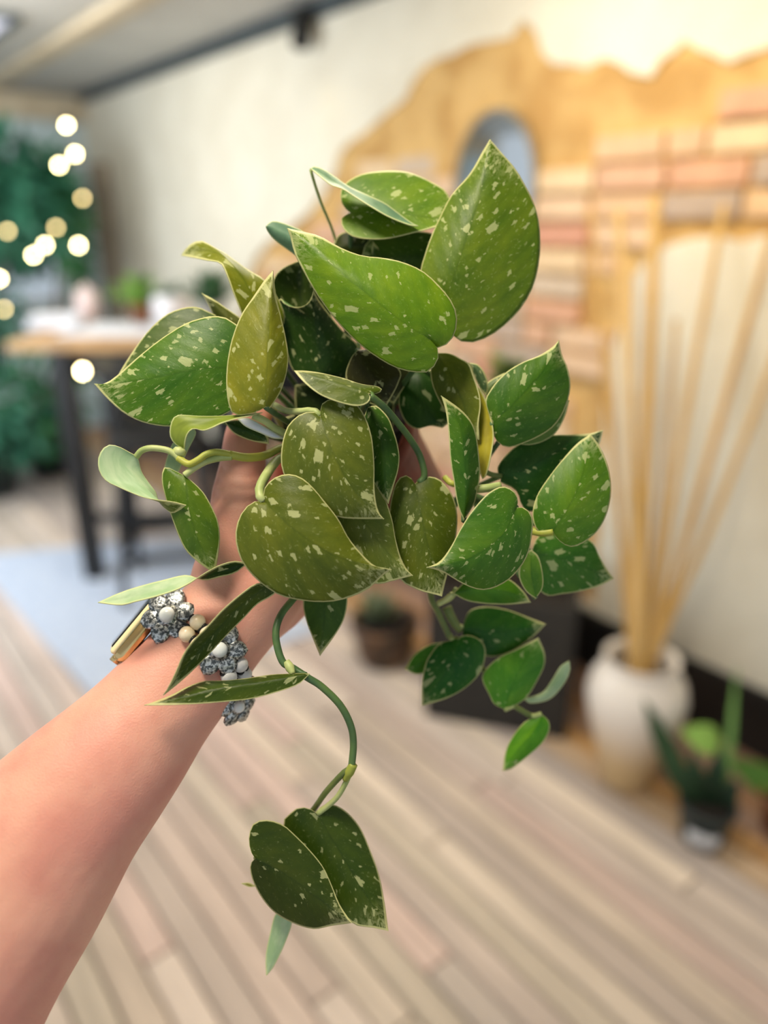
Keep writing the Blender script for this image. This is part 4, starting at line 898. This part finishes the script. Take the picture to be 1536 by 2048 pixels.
# QQ and RR narrow leaves over the wrist
leaf((552, 1165), (327, 1391), [(514, 1168), (487, 1185), (446, 1220), (413, 1256), (386, 1283), (367, 1310), (353, 1343), (337, 1376)], [(550, 1187), (514, 1209), (487, 1237), (457, 1267), (419, 1308), (386, 1341), (356, 1368)], (.396, .376), [(490, 1205), (430, 1265), (380, 1325)], (-.010, .004), .0, (70, 96, 30), .8, petiole=None)
leaf((620, 1347), (288, 1410), [(600, 1346), (583, 1347), (542, 1349), (495, 1356), (446, 1361), (408, 1362), (375, 1373), (342, 1390), (309, 1403)], [(596, 1369), (555, 1384), (501, 1398), (446, 1404), (391, 1408), (337, 1410)], (.390, .374), [(540, 1362), (450, 1376), (370, 1394)], (.010, -.002), .0, (66, 92, 28), .75, petiole=[P(612, 1349, .393), P(600, 1344, .395), P(585, 1335, .396)], pr=.0013, pm=M_STEM)
# SS long twisted pale leaf
leaf((494, 1128), (196, 1206), [(470, 1123), (440, 1131), (415, 1144), (395, 1157), (377, 1169), (350, 1182), (309, 1195), (268, 1205), (241, 1211)], [(470, 1146), (440, 1154), (412, 1161), (396, 1158), (371, 1151), (330, 1160), (276, 1174), (235, 1188)], (.396, .388), None, (-.005, .003), 0, (44, 76, 26), .2, 'top', U_MINT, petiole=None)
# TT pale curled leaf at left, UU
leaf((274, 912), (372, 1011), [(257, 903), (243, 895), (221, 889), (205, 898), (196, 919), (199, 944), (213, 963), (235, 974), (262, 986), (289, 996), (320, 1001), (345, 1004)], [(278, 925), (284, 945), (297, 966), (311, 985), (317, 1003), (332, 1019), (349, 1027)], (.398, .388), [(255, 935), (300, 985), (335, 1012)], (-.004, .004), .004, (94, 124, 40), .3, 'under', U_MINT, petiole=None)
leaf((369, 951), (429, 1146), [(355, 944), (333, 934), (325, 941), (324, 966), (332, 999), (341, 1029), (355, 1067), (371, 1100), (393, 1122), (415, 1138)], [(385, 963), (407, 985), (423, 1012), (436, 1042), (440, 1075), (437, 1108), (433, 1131)], (.394, .396), [(380, 1030), (405, 1100)], (.006, .006), -.005, (90, 128, 36), .6, petiole=None)
# dark filler leaves deep inside
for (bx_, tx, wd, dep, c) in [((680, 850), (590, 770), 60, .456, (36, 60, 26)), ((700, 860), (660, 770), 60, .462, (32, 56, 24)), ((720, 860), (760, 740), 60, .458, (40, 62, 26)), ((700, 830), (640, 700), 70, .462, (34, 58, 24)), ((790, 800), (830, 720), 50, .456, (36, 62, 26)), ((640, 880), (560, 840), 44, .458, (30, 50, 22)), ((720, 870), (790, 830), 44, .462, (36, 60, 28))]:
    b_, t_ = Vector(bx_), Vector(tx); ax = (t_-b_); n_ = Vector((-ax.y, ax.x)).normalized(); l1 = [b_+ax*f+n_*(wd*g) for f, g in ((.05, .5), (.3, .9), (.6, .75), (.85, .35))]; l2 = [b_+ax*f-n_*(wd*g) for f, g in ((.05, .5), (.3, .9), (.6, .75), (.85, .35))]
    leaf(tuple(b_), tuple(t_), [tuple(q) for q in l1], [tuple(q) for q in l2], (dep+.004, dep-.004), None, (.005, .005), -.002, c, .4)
# dark brown-green leaf pair (right pale edges)
leaf((715, 700), (771, 815), [(700, 720), (692, 757), (720, 795), (752, 812)], [(760, 700), (800, 741), (798, 762), (788, 785)], (.428, .424), None, (.004, .006), -.002, (58, 62, 26), .35)
leaf((760, 700), (788, 808), [(740, 740), (760, 790)], [(800, 710), (820, 746), (811, 769), (797, 793)], (.442, .438), None, (.004, .006), -.002, (52, 62, 30), .2)
# ---- vines
def vine(pts, r, mat, n=40):
    return tube_obj('stem', [P(x, y, d) for x, y, d in pts], r, mat, plant, n=n, seg=9)
vine([(273, 913, .398), (284, 901, .396), (303, 896, .394), (333, 900, .394), (350, 909, .394), (360, 920, .394)], .0017, M_STEMP)
vine([(356, 916, .394), (377, 928, .393), (396, 920, .393), (412, 909, .394), (434, 904, .396), (462, 909, .399)], .0019, M_STEMY)
vine([(458, 909, .399), (494, 915, .404), (530, 911, .412), (565, 895, .425), (620, 880, .46), (680, 885, .485)], [.0024, .0024, .0023, .0023, .0023, .0023], M_STEMY)
vine([(369, 951, .394), (388, 936, .395), (412, 922, .397), (440, 914, .399), (463, 911, .400)], [.0018, .0019, .0021, .0024, .0027], M_STEMP)
vine([(352, 900, .396), (360, 904, .394), (366, 905, .396)], [.002, .0028, .002], M_STEMP, 8)
vine([(506, 830, .398), (530, 842, .40), (550, 856, .403), (574, 868, .408), (610, 880, .44)], .0021, M_STEMP)
vine([(740, 791, .384), (770, 816, .392), (798, 849, .402), (821, 879, .410), (840, 912, .416), (849, 950, .419), (838, 966, .419)], .0019, M_STEM)
vine([(742, 790, .384), (735, 800, .40), (715, 840, .44), (700, 880, .48)], .0019, M_STEM)
vine([(625, 1130, .455), (610, 1170, .43), (585, 1200, .412), (563, 1228, .405), (552, 1259, .400), (554, 1291, .398), (566, 1325, .396), (585, 1336, .396), (616, 1356, .397), (644, 1374, .398), (680, 1410, .400), (701, 1450, .402), (707, 1487, .404), (703, 1537, .405)], .0020, M_STEM, 90)
vine([(625, 1130, .455), (660, 1040, .47), (690, 930, .485)], .0020, M_STEM, 12)
vine([(572, 1324, .396), (578, 1332, .395), (586, 1348, .392)], [.0022, .0026, .0014], M_STEMP, 8)
vine([(707, 1528, .4045), (701, 1540, .405), (690, 1560, .407)], [.0024, .0028, .0016], M_STEMY, 8)
vine([(860, 1120, .44), (861, 1190, .455), (877, 1226, .462), (900, 1276, .466)], .0020, M_STEMO)
vine([(913, 1178, .44), (900, 1196, .445), (877, 1207, .45)], .0018, M_STEMP, 10)
vine([(893, 1214, .466), (903, 1236, .466), (920, 1262, .468)], [.0032, .003, .002], M_STEMO, 12)
vine([(910, 1275, .468), (960, 1330, .472), (1000, 1390, .470), (1027, 1411, .468), (1062, 1432, .468)], .0017, M_STEMO, 24)
vine([(860, 1120, .44), (830, 1010, .455), (760, 930, .48)], .0020, M_STEMO, 12)
vine([(955, 978, .412), (975, 976, .41), (1000, 972, .412)], .0024, M_STEMP, 10)
vine([(890, 955, .43), (905, 968, .425), (925, 965, .43)], .0018, M_STEMY, 10)
vine([(960, 935, .43), (980, 948, .43), (1003, 952, .432)], .0015, M_STEMO, 10)
vine([(1062, 1062, .42), (1085, 1066, .416), (1106, 1063, .4145)], .0022, M_STEMY, 10)
# ================================================================== WATCH WITH BEADED FLOWER BAND
M_GOLD = simple('polished_gold', lin(238, 214, 160), lin(226, 196, 136), 0.22, 30, 1.0, 0.0)
M_SILVER = None
t = NT('antique_silver'); tc = t.n('ShaderNodeTexCoord'); nz = t.noise(tc.outputs['Object'], 420.0, 2); nz2 = t.noise(tc.outputs['Object'], 620.0, 2)
gr = t.ramp(nz2.outputs[0], 0.40, 0.62)
t.P(Base_Color=t.mix(gr, lin(84, 90, 92), lin(210, 214, 214)), Metallic=0.85, Roughness=0.32); t.bump(gr, 0.18, 0.0004); M_SILVER = t.m
M_BEAD = simple('cream_stone_bead', lin(242, 230, 206), lin(226, 206, 172), 0.3, 160, bump=0.05)
M_BEADW = simple('white_stone_bead', lin(236, 236, 234), lin(218, 218, 218), 0.3, 160, bump=0.05)
M_PEARL = simple('white_cabochon', lin(238, 240, 238), lin(224, 230, 228), 0.15, 60, bump=0.0)
M_GLASSB = simple('black_glass', lin(16, 17, 20), lin(10, 10, 12), 0.06, 20, bump=0.0)
M_CREAMG = simple('cream_enamel_edge', lin(246, 236, 190), lin(238, 224, 168), 0.25, 20, bump=0.0)
wc, wn = on_arm(296, 1262, 0.0)
axis_a = (P(432, 1268, .428)-P(318, 1412, .415)).normalized()
watch = empty('wristwatch', wc); tag(watch, 'gold watch on a double strand of pale beads and silver flowers', 'watch')
outd = (P(200, 1180, .418)-P(296, 1262, .425)); outd = (outd-axis_a*outd.dot(axis_a)).normalized()
side = axis_a.cross(outd).normalized(); WR = Matrix((axis_a, side, outd)).transposed()
cw = P(284, 1256, .428)
bm = bmesh.new(); add_box(bm, cw, (0.042, 0.035, 0.0085), WR, 0.0038); bm_obj('case', bm, M_GOLD, watch)
bm = bmesh.new(); add_box(bm, cw+outd*0.0048, (0.039, 0.032, 0.004), WR, 0.0018); bm_obj('bezel', bm, M_CREAMG, watch)
bm = bmesh.new(); add_box(bm, cw+outd*0.0068, (0.034, 0.027, 0.0014), WR, 0.0006); bm_obj('crystal', bm, M_GLASSB, watch)
bm = bmesh.new(); add_box(bm, cw-side*0.020, (0.022, 0.008, 0.005), WR, 0.0018); bm_obj('lug', bm, M_GOLD, watch)
for f_ in (-0.007, 0.007):
    bm = bmesh.new(); add_box(bm, cw-side*0.0235+axis_a*f_-outd*0.001, (0.008, 0.006, 0.0045), WR, 0.0018); bm_obj('lug_link', bm, M_SILVER, watch)
lathe_obj('crown', [(0, -0.002), (0.003, -0.002), (0.003, 0.0015), (0.0024, 0.002), (0, 0.002)], cw-axis_a*0.022, M_GOLD, watch, 14, axis_a)
def bead(px, py, r, mat, off=0.75):
    p, n = on_arm(px, py); c = P(px, py, (p-CAMLOC).dot(VIEW)) + n*(r*off)
    ax = axis_a.cross(n).normalized()
    lathe_obj('bead', [(0, -r)]+[(r*math.sin(math.pi*k/10), -r*math.cos(math.pi*k/10)) for k in range(1, 10)]+[(0, r)], c, mat, watch, 18, ax)
    for s in (-1, 1): lathe_obj('spacer', [(0, -.0005), (.0022, -.0005), (.0022, .0005), (0, .0005)], c+ax*(s*r), M_BLACKPAINT, watch, 10, ax)
for (x, y, r, m) in [(318, 1226, .0042, M_SILVER), (299, 1250, .0042, M_BEAD), (399, 1247, .0045, M_BEAD), (378, 1271, .0045, M_BEAD), (416, 1268, .0042, M_BEAD), (398, 1290, .0042, M_BEAD),
                     (474, 1325, .0045, M_BEADW), (482, 1343, .0042, M_BEADW), (490, 1358, .0040, M_SILVER), (453, 1349, .0045, M_BEADW), (466, 1362, .0042, M_BEADW)]: bead(x, y, r, m)
def flower(px, py, R, rot, mid):
    p, n = on_arm(px, py); c = p+n*0.0045; n = (n*0.45-ray(px, py).normalized()*0.55).normalized()
    u = axis_a-n*axis_a.dot(n); u.normalize(); v = n.cross(u)
    f = lathe_obj('flower_charm', [(0, -.0015), (R*.42, -.0015), (R*.42, .0008), (0, .0012)], c, M_SILVER, watch, 18, n)
    for k in range(6):
        a = rot+k*math.pi/3; d = u*math.cos(a)+v*math.sin(a); s = n.cross(d); bm = bmesh.new(); rows = []
        for i in range(9):
            tt = i/8; wd = R*0.37*(0.45+0.55*math.sin(math.pi/2*min(1, tt/0.5))) if tt < 0.5 else R*0.37*(max(0.0, 1-((tt-0.5)/0.5)**2)**0.62+0.02)
            cc_ = c+d*(R*(0.12+0.98*tt))+n*(0.0012*math.sin(math.pi*tt)-0.0016*tt*tt)
            rows.append([bm.verts.new(cc_+s*(wd*q)-n*(0.0006*q*q)) for q in (-1, -.6, -.2, .2, .6, 1)])
        for a_, b_ in zip(rows, rows[1:]):
            for q in range(5): bm.faces.new((a_[q], a_[q+1], b_[q+1], b_[q]))
        r = bmesh.ops.extrude_face_region(bm, geom=list(bm.faces)); bmesh.ops.translate(bm, vec=-n*0.0012, verts=[x for x in r['geom'] if isinstance(x, bmesh.types.BMVert)])
        bm_obj('petal', bm, M_SILVER, f)
    lathe_obj('cabochon', [(R*.30, 0), (R*.30, .0012), (R*.22, .0026), (R*.1, .0032), (0, .0034)], c+n*0.0006, mid, f, 20, n)
flower(346, 1238, .0148, 0.3, M_PEARL); flower(437, 1298, .0140, 0.1, M_PEARL); flower(463, 1404, .0115, 0.2, M_PEARL)
strand = [on_arm(x, y, .0022)[0] for x, y in ((306, 1240), (346, 1238), (388, 1258), (437, 1298), (474, 1340), (484, 1362), (470, 1398))]
tube_obj('strand', strand, .0007, M_BLACKPAINT, watch, n=40, seg=6)
